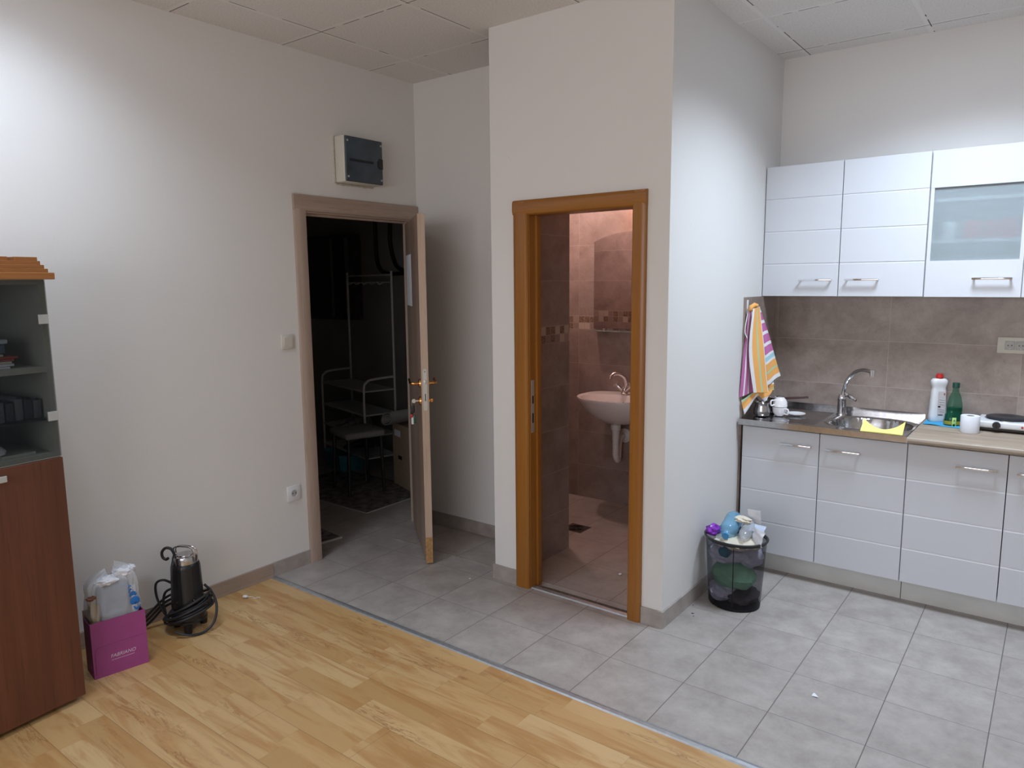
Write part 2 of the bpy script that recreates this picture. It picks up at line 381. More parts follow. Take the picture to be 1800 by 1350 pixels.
def thing(name, label, cat, loc=(0, 0, 0), rz=0., group=None):
    o = bpy.data.objects.new(name, None); o.empty_display_size = .05; COL.objects.link(o); o.location = loc; o.rotation_euler = (0, 0, rz)
    o['label'] = label; o['category'] = cat
    if group: o['group'] = group
    return o
def single(name, bm, mat, label, cat, loc=(0, 0, 0), rz=0., group=None, **k):
    o = obj(name, bm, mat, None, **k); o.location = loc; o.rotation_euler = (0, 0, rz); o['label'] = label; o['category'] = cat
    if group: o['group'] = group
    return o
def struct(name, bm, mat, parent=None, smooth=0):
    o = obj(name, bm, mat, parent, smooth)
    if not parent: o['kind'] = 'structure'
    return o
def B(*a, **k): return box(new(), *a, **k)
def text(name, s, size, mat, mtx, parent=None, ext=.0004, shear=0., sx=1.):
    cu = bpy.data.curves.new(name, 'FONT'); cu.body = s; cu.size = size; cu.extrude = ext; cu.shear = shear; cu.align_x = 'CENTER'; cu.align_y = 'CENTER'
    t = bpy.data.objects.new(name, cu); COL.objects.link(t)
    dg = bpy.context.evaluated_depsgraph_get(); me = bpy.data.meshes.new_from_object(t.evaluated_get(dg))
    bpy.data.objects.remove(t)
    me.name = name; me.materials.clear(); me.materials.append(M[mat])
    me.transform(mtx @ Matrix.Diagonal((sx, 1, 1, 1)))
    o = bpy.data.objects.new(name, me); COL.objects.link(o)
    if parent: o.parent = parent
    return o

# ================================================================== STRUCTURE
ZD = 1.978      # clear height of the storeroom door
struct('floor', B(-.06, 5.2, YS, 1.7, -.10, 0), 'tile')['label'] = 'grey beige square floor tiles'
struct('floor_laminate', B(-.06, 5.2, -5., YS, -.10, 0), 'lam')['label'] = 'pale maple laminate planks'
struct('floor_storeroom', B(-3.1, -.0601, -1.3, 1.9, -.10, 0), 'tile_dark')
struct('floor_bathroom', B(.11, 1.90, .099, 1.56, -.02, .0015), 'tile_bath')
b = new()
box(b, -.06, 0, -5, -.402, 0, ZC); box(b, -.06, 0, .423, 1.7, 0, ZC); box(b, -.06, 0, -.402, .423, ZD+.016, ZC)
struct('wall_left', b, 'paint')
struct('wall_alcove', B(0.0, 1.064, YA, .61, 0, ZC), 'paint')
b = new()
box(b, XBL, 1.221, 0, .10, 0, ZC); box(b, 1.819, XB, 0, .10, 0, ZC); box(b, 1.221, 1.819, 0, .10, 1.931, ZC); box(b, XBL, 1.064, .10, YA, 0, ZC)
struct('wall_bathroom_front', b, 'paint')
struct('wall_bathroom_side', B(1.90, XB, .10, 1.7, 0, ZC), 'paint')
struct('wall_kitchen', B(XB, 5.2, YK, 1.7, 0, ZC), 'paint')
struct('wall_right', B(5.2, 5.35, -5, 1.7, 0, ZC), 'paint')
b = new(); box(b, -.15, 1.2, -5.15, -5, 0, ZC); box(b, 4.2, 5.35, -5.15, -5, 0, ZC); box(b, 1.2, 4.2, -5.15, -5, 0, .85); box(b, 1.2, 4.2, -5.15, -5, 2.35, ZC)
struct('wall_behind', b, 'paint')
b = new()
for x in (1.2, 2.175, 3.175, 4.15): box(b, x, x+.05, -5.12, -5.06, .85, 2.35)
box(b, 1.25, 4.15, -5.12, -5.06, .85, .91); box(b, 1.25, 4.15, -5.12, -5.06, 2.29, 2.35); wf = struct('added_window', b, 'whitep')  # unseen window, added as the source of the soft fill
struct('added_window_glass', B(1.25, 4.15, -5.095, -5.089, .91, 2.29), 'clearpane', wf)
la = bpy.data.lights.new('added_window_fill', 'AREA'); la.shape = 'RECTANGLE'; la.size = 2.8; la.size_y = 1.3; la.energy = ADDED_FILL; la.color = (.93, .93, 1.0)
lo = bpy.data.objects.new('added_window_fill', la); COL.objects.link(lo); lo.location = (2.7, -5.03, 1.6); lo.rotation_euler = (PI/2, 0, 0)
# tile linings of the bathroom
struct('wall_bathroom_back', B(.10, 1.90, 1.56, 1.7, 0, 2.45), 'bt_x')
struct('wall_bathroom_lobby', B(1.064, 1.074, .10, .617, 0, 2.45), 'bt_y')
struct('wall_bathroom_lobby_back', B(.11, 1.064, .61, .617, 0, 2.45), 'bt_x')
struct('wall_bathroom_left', B(.10, .11, .617, 1.56, 0, 2.45), 'bt_y')
struct('wall_bathroom_right', B(1.89, 1.90, .10, 1.56, 0, 2.45), 'bt_y')
b = new(); box(b, 1.074, 1.221, .10, .108, 0, 2.45); box(b, 1.819, 1.89, .10, .108, 0, 2.45); box(b, 1.221, 1.819, .10, .108, 1.931, 2.45)
struct('wall_bathroom_inner', b, 'bt_x')
b = new(); box(b, 1.064, 1.90, .10, .617, 2.45, 2.50); box(b, .10, 1.90, .617, 1.56, 2.45, 2.50); struct('ceiling_bathroom', b, 'paint')
# storeroom
struct('wall_storeroom_back', B(-3.1, -.06, 1.75, 1.9, 0, ZC), 'storeshade')
struct('wall_storeroom_left', B(-3.1, -3.0, -1.3, 1.75, 0, ZC), 'storeshade')
struct('wall_storeroom_front', B(-3.0, -.06, -1.3, -1.2, 0, ZC), 'storeshade')
# ceiling with openings for the recessed lamps
holes = [(px-.28, px+.28, py-.28, py+.28) for px, py, e in PANELS]
xs = sorted({-3.1, 5.35} | {h[0] for h in holes} | {h[1] for h in holes}); ys = sorted({-5.15, 1.9} | {h[2] for h in holes} | {h[3] for h in holes})
b = new()
for i in range(len(xs)-1):
    for j in range(len(ys)-1):
        cx_, cy_ = (xs[i]+xs[i+1])/2, (ys[j]+ys[j+1])/2
        if any(h[0] < cx_ < h[1] and h[2] < cy_ < h[3] for h in holes): continue
        box(b, xs[i], xs[i+1], ys[j], ys[j+1], ZC, ZC+.10)
struct('ceiling', b, 'ceil')
for i, (px, py, en) in enumerate(PANELS):
    t = thing('ceiling_lamp', ['recessed square ceiling lamp above the wardrobe', 'recessed square ceiling lamp above the tiled kitchen floor', 'added unseen ceiling lamp for fill light above the laminate behind the camera'][i], 'lamp', (px, py, ZC))
    b = new()
    for s in (-1, 1):
        box(b, s*.279, s*.274, -.279, .279, .0, .09); box(b, -.274, .274, s*.279, s*.274, .0, .09)
    box(b, -.279, .279, -.279, .279, .090, .095)
    obj('housing', b, 'whitep', t, 0)
    for k in range(4):
        tb = new(); cyl(tb, (-.26, -.195+.13*k, .065), (.26, -.195+.13*k, .065), .013, seg=12)
        m_ = NT('lit_tube_%d_%d' % (i, k)); m_.pos(True); m_.set(Base_Color=(1, 1, 1), Emission_Color=COOL, Emission_Strength=6.); obj('tube', tb, m_.mat, t)
    la = bpy.data.lights.new('panel_light', 'AREA'); la.shape = 'SQUARE'; la.size = .54; la.energy = en; la.color = COOL; la.spread = math.radians(132)
    lo = bpy.data.objects.new('panel_light', la); COL.objects.link(lo); lo.location = (0, 0, .045); lo.parent = t

# skirtings and strips
struct('baseboard_left', B(0, .010, YS, -.462, 0, .080), 'skirt')
struct('baseboard_left_wood', B(0, .014, -1.84, YS, 0, .078), 'skirtwood')
struct('baseboard_alcove', B(0.016, XBL, YA-.010, YA, 0, .080), 'skirt')
b = new(); box(b, XBL-.01, 1.149, -.010, 0, 0, .080); box(b, XBL-.01, XBL, 0, YA-.01, 0, .080)
struct('baseboard_bathroom_left', b, 'skirt')
b = new(); box(b, 1.876, XB+.010, -.010, 0, 0, .080); box(b, XB, XB+.010, 0, .925, 0, .080)
struct('baseboard_bathroom_right', b, 'skirt')
b = new(); prism(b, [(YS-.017, 0), (YS-.012, .005), (YS, .007), (YS+.012, .005), (YS+.017, 0)], .0, 5.2, 0)
struct('trim_1', b, 'alu')
b = new(); prism(b, [(.0, 0), (.004, .006), (.022, .008), (.028, .003), (.04, .002), (.04, 0)], 1.236, 1.804, 0)
struct('trim_2', b, 'alu')
struct('trim_3', B(1.236, 1.804, .042, .058, 0, .0030), 'skirtdark')
b = new(); box(b, XB, XB+.010, .930, YK-.01, 0, 1.500); struct('wall_splashback_side', b, 'kt_y')
struct('wall_splashback', B(XB, 4.2, YK-.010, YK, .72, 1.52), 'kt_x')

# ================================================================== STOREROOM DOOR (frame + leaf)
def arch(b, y0, y1, z1, wd, t, x=0., sx=1):
    pass
door = thing('door_frame', 'grey oak door frame around the dark storeroom opening', 'door frame', (0, 0, 0))
def rail_prof(wd, th): return [(0, 0), (0, th*.75), (.006, th), (wd-.012, th), (wd, th*.8), (wd, 0)]
b = new(); prism(b, [(th, -.462+u) for u, th in rail_prof(.076, .016)], 0, 2.074, 2); obj('side_casing', b, 'oak', door)
b = new(); prism(b, [(th, .477-u) for u, th in rail_prof(.070, .016)], 0, 2.074, 2); obj('side_casing', b, 'oak', door)
b = new(); prism(b, [(th, 2.074-u) for u, th in rail_prof(.086, .017)], -.463, .478, 1); obj('head_casing', b, 'oak_h', door)
b = new(); box(b, -.052, 0.0, -.4015, -.386, 0, ZD); box(b, -.052, -.035, -.386, -.374, 0, ZD); obj('jamb', b, 'oak', door)
b = new(); box(b, -.052, 0.0, .407, .4225, 0, ZD); obj('jamb', b, 'oak', door)
b = new(); box(b, -.052, 0.0, -.4015, .4225, ZD, ZD+.0155); box(b, -.052, -.035, -.386, .407, ZD-.012, ZD); obj('head_jamb', b, 'oak_h', door)
HX, HY = .026, .404
LL = math.hypot(.589-HX, -.058-HY); LA = math.atan2(-.058-HY, .589-HX)
leaf = thing('door_leaf', 'open grey oak door leaf with copper levers, swung out from the dark storeroom', 'door', (HX, HY, 0), LA)
T0, T1 = -.040, 0.   # leaf thickness towards the room side (local -y)
obj('panel', B(0, LL-.003, T0+.001, T1, .012, 1.957), 'oak_leaf', leaf, 0)
b = new(); box(b, LL-.003, LL, T0, T1, .160, 1.958); box(b, 0, LL, T0, T1, 1.957, 1.959); obj('edge_band', b, 'oak_edge', leaf, 0, label='pale edge of the door leaf')
obj('bare_edge', B(LL-.004, LL+.0005, T0, T1, .008, .160), 'rawwood', leaf, 0, label='bare orange wood at the foot of the edge')
b = new(); pl = [(math.cos(a)*.011, .012*math.sin(a)+1.113) for a in [PI*k/8 for k in range(9)]] + [(math.cos(a)*.011, .012*math.sin(a)+.902) for a in [PI+PI*k/8 for k in range(9)]]
prism(b, [(T0/2+T1/2+u, v) for u, v in pl], LL, LL+.002, 0)
lock = obj('lock_plate', b, 'satin', leaf, 0, label='grey metal lock plate')
obj('latch', B(LL+.002, LL+.010, -.026, -.014, 1.04, 1.062, bev=.002), 'satin', lock)
obj('bolt_slot', B(LL+.0018, LL+.0026, -.0225, -.0175, .945, .985), 'black', lock, 0)
obj('screw', cyl(new(), (LL+.001, -.02, 1.108), (LL+.003, -.02, 1.108), .003, seg=10), 'black', lock)
for sgn, yb_ in ((-1, T0), (1, T1)):
    b = new(); cyl(b, (LL-.060, yb_, 1.036), (LL-.060, yb_+sgn*.008, 1.036), .026, .024, 24); ro = obj('rosette', b, 'brass', leaf)
    b = new(); pts = bez([(LL-.060, yb_+sgn*.008, 1.036), (LL-.060, yb_+sgn*.034, 1.036), (LL-.068, yb_+sgn*.048, 1.036), (LL-.095, yb_+sgn*.052, 1.038), (LL-.135, yb_+sgn*.050, 1.042), (LL-.170, yb_+sgn*.052, 1.050)], 5)
    tube(b, pts, [.008]*12+[.0075]*(len(pts)-14)+[.006, .003], 12); obj('lever', b, 'brass', ro)
    b = new(); cyl(b, (LL-.060, yb_, .938), (LL-.060, yb_+sgn*.008, .938), .026, .024, 24)
    cyl(b, (LL-.060, yb_+sgn*.008, .938), (LL-.060, yb_+sgn*.013, .938), .010, .010, 16); obj('cylinder_rosette', b, 'brass', leaf)
for z in (.25, 1.0, 1.75):
    obj('hinge', cyl(new(), (-.004, .006, z-.045), (-.004, .006, z+.045), .007, seg=12), 'satin', leaf)
# thumb turn on the far side
obj('thumb_turn', B(LL-.070, LL-.050, .013, .030, .928, .950, bev=.004), 'brass', leaf)
# paper notice on the leaf
pn = single('paper_notice', sheet(new(), lambda u, v: Vector((.05+.31*u, T0-.002-.004*math.sin(PI*u)*v, 1.455+.305*v)), 10, 6, .0006), 'paper', 'white paper sheet taped to the open door leaf', 'paper')
pn.location = (HX, HY, 0); pn.rotation_euler = (0, 0, LA)
# keys
keys = thing('key_bunch', 'bunch of keys hanging from the lock of the open oak door', 'keys', (HX, HY, 0), LA)
kx, ky = LL-.060, T0-.013
b = new(); box(b, kx-.001, kx+.001, ky-.018, ky+.002, .934, .942)
lathe(b, [(.0, -.001), (.0115, -.001), (.0115, .001), (0, .001)], 20, (0, 0, 0))
for v in b.verts:
    if abs(v.co.x) < .02: v.co = Vector((kx+v.co.z, ky-.026+v.co.x, .938+v.co.y))
obj('key', b, 'satin', keys)
b = new(); tube(b, [(kx+.004*math.sin(a), ky-.028-.010*math.sin(a), .922+.014*math.cos(a)) for a in [2*PI*k/20 for k in range(20)]], .0012, 6, True); obj('ring', b, 'chrome', keys)
b = new(); box(b, kx-.004, kx+.004, ky-.040, ky-.022, .872, .912, bev=.003); box(b, kx-.010, kx-.004, ky-.046, ky-.030, .850, .900, bev=.002); obj('car_key', b, 'black', keys)
for k, (c, dy, z0) in enumerate((('whitep', -.042, .806), ('dkgreen', -.030, .812), ('red', -.047, .846))):
    b = new(); box(b, kx-.004+.003*k, kx+.001+.003*k, ky+dy, ky+dy+.014, z0, z0+(.045 if k < 2 else .018), bev=.0015); obj('key_tag', b, ['whitep', 'greenliq', 'red'][k], keys, label=['white key tag', 'green key tag', 'red key tag'][k])

# ================================================================== BATHROOM DOOR FRAME
bf = thing('door_frame', 'orange brown varnished wooden frame around the bathroom opening', 'door frame', (0, 0, 0))
def rp(wd, th): return [(0, 0), (0, th*.6), (.008, th*.9), (.022, th), (wd-.02, th), (wd-.006, th*.8), (wd, th*.4), (wd, 0)]
b = new(); prism(b, [(1.149+u, -th) for u, th in rp(.084, .020)], 0, 1.980, 2); obj('side_casing', b, 'varn', bf)
b = new(); prism(b, [(1.875-u, -th) for u, th in rp(.070, .020)], 0, 1.985, 2); obj('side_casing', b, 'varn', bf)
b = new(); prism(b, [(-th, 1.9865-u) for u, th in rp(.072, .021)], 1.148, 1.876, 0); obj('head_casing', b, 'varn_h', bf)
b = new(); box(b, 1.2215, 1.237, 0, .0995, 0, 1.915); box(b, 1.237, 1.249, .05, .08, 0, 1.915); obj('jamb', b, 'varn', bf, 0)
b = new(); box(b, 1.803, 1.8185, 0, .0995, 0, 1.915); box(b, 1.791, 1.803, .05, .08, 0, 1.915); obj('jamb', b, 'varn', bf, 0)
b = new(); box(b, 1.2215, 1.8185, 0, .0995, 1.915, 1.9305); obj('head_jamb', b, 'varn_h', bf, 0)
b = new(); box(b, 1.237, 1.2385, .010, .034, .83, 1.10, bev=.0005)
sp_ = obj('strike_plate', b, 'satin', bf, 0, label='grey metal strike plate')
obj('strike_slot', B(1.2383, 1.2390, .016, .028, .98, 1.02), 'black', sp_, 0); obj('strike_slot', B(1.2383, 1.2390, .016, .028, .88, .93), 'black', sp_, 0)

# ================================================================== BATHROOM THINGS
def basin():
    cx_, yw, zr = .985, 1.56, .815
    t = thing('washbasin', 'white porcelain washbasin on the bathroom wall', 'washbasin', (cx_, yw, zr))
    # D-shaped outline: wide ellipse, flattened towards the wall
    def out(a, s, fr):
        x = .27*s*math.cos(a); y = math.sin(a)
        y = -.235+(.235*s*y if y < 0 else .2349*y*min(1, s*1.0))
        return x, y
    b = new(); N = 48; rings = []
    def ring(s, z, dy=0, wallflat=True):
        r = []
        for k in range(N):
            a = 2*PI*k/N; x, y = math.cos(a), math.sin(a)
            ex = abs(x)**.85*(1 if x > 0 else -1); ey = abs(y)**(.6 if y > 0 else 1.)*(1 if y > 0 else -1)
            px_ = .270*s*ex; py_ = -.225+dy+.225*ey*(s if not (wallflat and y > 0) else max(s, .0)) 
            r.append(b.verts.new((px_, min(py_, -.001), z)))
        rings.append(r)
    ring(.20, -.185, .06); ring(.42, -.175, .05); ring(.66, -.135, .03); ring(.86, -.075, .012); ring(.97, -.025); ring(1.0, -.004); ring(.995, .004); ring(.955, .004)
    # inner bowl, leaves a tap ledge at the back
    def iring(s, z):
        r = []
        for k in range(N):
            a = 2*PI*k/N; r.append(b.verts.new((.235*s*math.cos(a), -.262+.158*s*math.sin(a), z)))
        rings.append(r)
    iring(1.0, .000); iring(.96, -.02); iring(.86, -.07); iring(.62, -.12); iring(.30, -.138); iring(.08, -.140)
    for a, c in zip(rings, rings[1:]):
        for k in range(N): b.faces.new((a[k], a[(k+1) % N], c[(k+1) % N], c[k]))
    b.faces.new(rings[0][::-1]); b.faces.new(rings[-1])
    obj('bowl', b, 'porc', t, 50)
    b = new(); cyl(b, (.0, -.110, -.050), (.0, -.121, -.052), .012, .012, 16); ov = obj('overflow_ring', b, 'chrome', t)
    obj('overflow_hole', cyl(new(), (.0, -.121, -.052), (.0, -.122, -.052), .007, seg=14), 'black', ov)
    # waste
    b = new(); lathe(b, [(.034, -.190), (.034, -.225), (.027, -.228), (.027, -.238), (.024, -.25), (.024, -.30)], 20, (-.01, -.20, 0))
    cyl(b, (-.01, -.20, -.29), (-.01, -.20, -.185), .022)
    for k in range(9): lathe(b, [(.020, -.30-.012*k), (.0235, -.306-.012*k), (.020, -.312-.012*k)], 18, (-.01, -.20, 0), cap=False)
    pts = bez([(-.01, -.20, -.40), (-.008, -.195, -.425), (-.012, -.17, -.445), (-.022, -.14, -.43), (-.034, -.115, -.39), (-.042, -.09, -.335), (-.045, -.04, -.305), (-.045, -.001, -.305)], 6)
    tube(b, pts, .0205, 14); obj('waste_pipe', b, 'pipe', t, 60)
    b = new(); lathe(b, [(.0, 0), (.052, .0), (.050, .012), (.030, .022), (.028, .026), (0, .026)], 28)
    for v in b.verts: v.co = Vector((-.045+v.co.x, -.001-v.co.z, -.305+v.co.y))
    obj('pipe_collar', b, 'pipe', t, 40)
    return t
basin()
tp = thing('bathroom_tap', 'ornate chrome mixer tap on the washbasin', 'tap', (.975, 1.475, .8195))
b = new(); lathe(b, [(.026, 0), (.026, .006), (.018, .014), (.014, .028), (.013, .04)], 20)
for s in (-1, 1): tube(b, [(0, 0, .018), (s*.022, -.004, .030), (s*.047, -.010, .054)], [.011, .010, .011], 12)
obj('body', b, 'chrome', tp)
b = new(); tube(b, bez([(0, 0, .038), (.014, -.002, .070), (.010, -.014, .115), (-.012, -.044, .142), (-.038, -.075, .145), (-.052, -.095, .128), (-.056, -.102, .112)], 7), [.0145]*30+[.0125]*12+[.0140], 14); obj('spout', b, 'chrome', tp)
for s in (-1, 1):
    b = new(); c = Vector((s*.047, -.010, .054)); d = Vector((s*.5, -.15, .6)).normalized(); cyl(b, c, c+d*.018, .009, .007, 12)
    e1 = d.cross(Vector((0, 1, 0))).normalized(); e2 = d.cross(e1); q = c+d*.02
    for e in (e1, e2):
        cyl(b, q-e*.02, q+e*.02, .0035, .0035, 8)
        for sg in (-1, 1): bmesh.ops.create_icosphere(b, subdivisions=1, radius=.006, matrix=Matrix.Translation(q+e*.021*sg))
    obj('cross_handle', b, 'chrome', tp)
# mirror with arched top, shelf
b = new(); x0, x1 = .682, 1.262; n = 16
poly = [(x0, 1.262), (x1, 1.262), (x1, 1.865)] + [(x1-(x1-x0)*k/n, 1.865+.062*math.sin(PI*k/n)**.8) for k in range(1, n)] + [(x0, 1.865)]
prism(b, poly, 1.548, 1.553, 1); mt = thing('mirror', 'arched frameless mirror above the washbasin', 'mirror', (0, 0, 0))
obj('glass', b, 'mirror', mt, 0)
for x, z in ((.73, 1.80), (1.21, 1.80)): obj('fixing', cyl(new(), (x, 1.5475, z), (x, 1.5595, z), .006, seg=10), 'chrome', mt)
sh = thing('glass_shelf', 'narrow glass shelf under the bathroom mirror', 'shelf', (0, 0, 0))
m_ = seethrough('pale_glass', (.30, .34, .33), .45, .05); obj('shelf_glass', B(.700, 1.245, 1.44, 1.555, 1.246, 1.252, bev=.001), m_, sh, 0)
for x in (.77, 1.18): b = new(); box(b, x-.012, x+.012, 1.535, 1.5595, 1.232, 1.262, bev=.003); obj('bracket', b, 'chrome', sh)
dr = thing('floor_drain', 'square steel drain grate in the bathroom floor', 'drain', (.932, .928, .0015))
b = new(); box(b, -.072, .072, -.068, .068, 0, .003); box(b, -.060, .060, -.056, .056, .003, .0045); obj('plate', b, 'steel', dr, 0)
b = new()
for k in range(4): lathe(b, [(.016+.011*k-.002, .0046), (.016+.011*k-.002, .0062), (.016+.011*k+.002, .0062), (.016+.011*k+.002, .0046)], 24, cap=False)
obj('grille', b, 'iron', dr)
bl = thing('bathroom_lamp', 'round warm ceiling lamp inside the bathroom', 'lamp', (.57, 1.02, 2.45))
b = new(); lathe(b, [(.11, -.0), (.11, -.02), (.10, -.022)], 32); obj('base', b, 'whitep', bl)
gm = NT('warm_lit_glass'); gm.pos(True); gm.set(Base_Color=(.9, .85, .8), Emission_Color=(1, .72, .62), Emission_Strength=2.); b = new(); lathe(b, [(.10, -.022), (.095, -.05), (.06, -.07), (.0, -.078)], 32); obj('shade', b, gm.mat, bl)
la = bpy.data.lights.new('bath_light', 'POINT'); la.energy = 19; la.color = (1, .70, .64); la.shadow_soft_size = .04
lo = bpy.data.objects.new('bath_light', la); COL.objects.link(lo); lo.location = (0, 0, -.13); lo.parent = bl
wl = thing('mirror_lamp', 'small orange glowing lamp on the wall above the bathroom mirror', 'lamp', (1.12, 1.56, 2.10))
b = new(); box(b, -.05, .05, -.02, -.0005, -.03, .03, bev=.005); obj('base', b, 'whitep', wl)
gm = NT('orange_lit_glass'); gm.pos(True); gm.set(Base_Color=(.9, .6, .4), Emission_Color=(1, .35, .12), Emission_Strength=2.); b = new(); lathe(b, [(.0, -.04), (.026, -.03), (.030, .0), (.022, .035), (0, .04)], 20, (0, -.05, 0)); obj('shade', b, gm.mat, wl)
la = bpy.data.lights.new('mirror_light', 'POINT'); la.energy = 3.2; la.color = (1, .36, .14); la.shadow_soft_size = .03
lo = bpy.data.objects.new('mirror_light', la); COL.objects.link(lo); lo.location = (-.0, -.10, -.0); lo.parent = wl

# ================================================================== KITCHEN UNITS
def groove_front(b, x0, x1, z0, z1, yf, th=.018, n=4, gd=.0024, gw=.010):
    """door slab with V grooves cut across its front (front faces -y)"""
    pts = [(yf+th, z0), (yf+.002, z0), (yf, z0+.002)]; h = (z1-z0)/n
    for k in range(1, n):
        z = z0+h*k; pts += [(yf, z-gw*.7), (yf+gd*.9, z+gw*.15), (yf+gd, z+gw*.25), (yf, z+gw*.3)]
    pts += [(yf, z1-.002), (yf+.002, z1), (yf+th, z1)]
    prism(b, pts, x0, x1, 0)
def bow(b, xa, xb, y, z, out, r=.005, drop=0.):
    tube(b, [(xa, y, z), (xa, y-out, z)], r, 8); tube(b, [(xb, y, z), (xb, y-out, z)], r, 8)
    box(b, xa-.008, xb+.008, y-out-.005, y-out+.004, z-.005, z+.005, bev=.0015)
def base_unit(x0, w_, label, hx):
    t = thing('base_cabinet', label, 'cabinet', (x0, 0, 0), 0, None)
    b = new(); y0, y1, z0, z1 = YF+.020, YK-.012, .119, ZT-.029
    box(b, 0, .016, y0, y1, z0, z1); box(b, w_-.016, w_, y0, y1, z0, z1); box(b, .016, w_-.016, y0, y1, z0, z0+.016); box(b, .016, w_-.016, y1-.006, y1, z0, z1)
    obj('carcass', b, 'carc', t, 0)
    obj('plinth', B(0.001, w_-.001, YPF, YPF+.016, 0, .118), 'plinth', t, 0)
    n = round(w_/.4)
    for k in range(n):
        b = new(); groove_front(b, .4*k+.002, .4*(k+1)-.002, .120, .809, YF); d = obj('door', b, 'gloss', t, 0)
        a, c, z = hx[k]; b = new(); bow(b, a-x0, c-x0, YF, z, .026); obj('handle', b, 'chrome', d)
    return t
base_unit(X0, .8, 'white gloss base cabinet with two grooved doors under the steel sink', [(2.219, 2.360, .737), (2.448, 2.592, .733)])
base_unit(X0+.801, .8, 'white gloss base cabinet with grooved doors under the wood look worktop', [(3.016, 3.160, .732), (3.250, 3.394, .732)])
def wall_unit(x0, label, glass):
    t = thing('wall_cabinet', label, 'cabinet', (x0, 0, 0)); w_ = .8
    b = new(); y0, y1, z0, z1 = YU+.020, YK-.001, 1.500, 2.200
    box(b, 0, .016, y0, y1, z0, z1); box(b, w_-.016, w_, y0, y1, z0, z1); box(b, .016, w_-.016, y0, y1, z0, z0+.016); box(b, .016, w_-.016, y0, y1, z1-.016, z1); box(b, .016, w_-.016, y1-.004, y1, z0+.016, z1-.016)
    if glass: box(b, w_/2-.008, w_/2+.008, y0, y1-.004, z0+.016, z1-.016)
    obj('carcass', b, 'carc', t, 0)
    if glass:
        for k in range(2):
            obj('shelf', B(.017+.392*k, .391+.392*k, y0+.012, y1-.005, 1.762, 1.778), 'carc', t, 0)
            obj('shelf', B(.017+.392*k, .391+.392*k, y0+.012, y1-.005, 1.962, 1.978), 'carc', t, 0)
    Z0, Z1 = 1.5004, 2.2042; h = (Z1-Z0)/4
    for k in range(2):
        a, c = .4*k+.002, .4*(k+1)-.002
        if not glass:
            b = new(); groove_front(b, a, c, Z0, Z1, YU); d = obj('door', b, 'gloss', t, 0)
        else:
            b = new(); box(b, a, c, YU, YU+.018, Z0, Z0+h); box(b, a, c, YU, YU+.018, Z1-h, Z1)
            box(b, a, a+.016, YU+.001, YU+.018, Z0+h, Z1-h); box(b, c-.016, c, YU+.001, YU+.018, Z0+h, Z1-h); d = obj('door', b, 'gloss', t, 0)
            fr = NT('frosted_glass'); fr.pos(True); fr.set(Base_Color=(.72, .80, .82), Roughness=.22, Transmission_Weight=.72, IOR=1.15)
            obj('frosted_pane', B(a+.015, c-.015, YU+.009, YU+.013, Z0+h-.004, Z1-h+.004), fr.mat, d, 0, label='frosted glass pane')
        hx = ([(2.194, 2.346), (2.427, 2.574)] if not glass else [(2.994, 3.140), (3.23, 3.376)])[k]
        b = new(); bow(b, hx[0]-x0, hx[1]-x0, YU, 1.588, .028); obj('handle', b, 'chrome', d)
    return t
wall_unit(X0U, 'white gloss wall cabinet with two solid grooved doors', False)
wall_unit(X0U+.802, 'white gloss wall cabinet with frosted glass panes', True)
def mug(x, y, z, mat, label, r=.038, h=.085):
    t = thing('mug', label, 'mug', (x, y, z))
    b = new(); lathe(b, [(r*.9, 0), (r, .01), (r, h), (r-.004, h), (r-.004, .01), (0, .008)], 24); obj('body', b, mat, t)
    b = new(); tube(b, bez([(r-.002, 0, h*.8), (r+.024, 0, h*.75), (r+.026, 0, h*.35), (r-.002, 0, h*.22)], 6), .005, 8); obj('handle', b, mat, t)
mug(2.872, 1.275, 1.779, 'whitep', 'white mug behind the frosted cabinet glass')
mug(2.972, 1.275, 1.779, 'cupred', 'red mug next to the white mug behind the frosted glass', .045)
mug(3.045, 1.345, 1.779, 'cupred', 'red mug at the back behind the frosted glass', .045)
mug(3.125, 1.275, 1.779, 'cupred', 'red mug by the frosted pane edge above the cabinet handle', .042)

# sink top with a pressed bowl and drainer
sk = thing('sink_top', 'stainless steel sink top with drainer and round bowl', 'sink', (0, 0, 0))
X1, X2, Y1, Y2 = XB+.011, 2.803, .882, YK-.011
BX, BY, BR = 2.60, 1.135, .185
def sinkf(u, v):
    x = X1+(X2-X1)*u; y = Y1+(Y2-Y1)*v; z = ZT
    # the bowl
    d = (abs((x-BX)/BR)**2.6+abs((y-BY)/(BR*.92))**2.6)**(1/2.6)
    if d < 1.10:
        q = max(0, min(1, (1.08-d)/.18)); z -= .004*min(1, q*4)
        if d < 1.0: z -= .150*min(1, ((1-d)/.22))**.6 if d > .78 else .150+.006*(1-d/.78)
    # raised rims
    e = min(x-X1, y-Y1, X2-x)
    if e < .02: z += .003
    if 0 < d-1.12 < .05: z += .002
    # drainer ridges
    if x < BX-BR-.05 and x > X1+.07 and Y1+.05 < y < Y2-.09:
        z -= .003+.0018*math.sin((y-Y1)*2*PI/.036)
    return Vector((x, y, z))
b = new(); sheet(b, sinkf, 120, 80); obj('basin', b, 'steel', sk, 50)
b = new(); box(b, X1, X2, Y1-.004, Y1+.002, ZT-.029, ZT+.003, bev=.001); obj('front_lip', b, 'steel', sk, 0)
b = new(); box(b, X1, X2, Y2-.004, Y2, ZT, ZT+.030); box(b, X1, X2, Y2-.014, Y2-.004, ZT+.0265, ZT+.030); obj('upstand', b, 'steel', sk, 0)
b = new(); lathe(b, [(.0, 0), (.032, 0), (.036, .002), (.036, .004), (.028, .004), (.026, .001)], 24, (BX, BY, ZT-.158)); obj('strainer', b, 'chrome', sk)
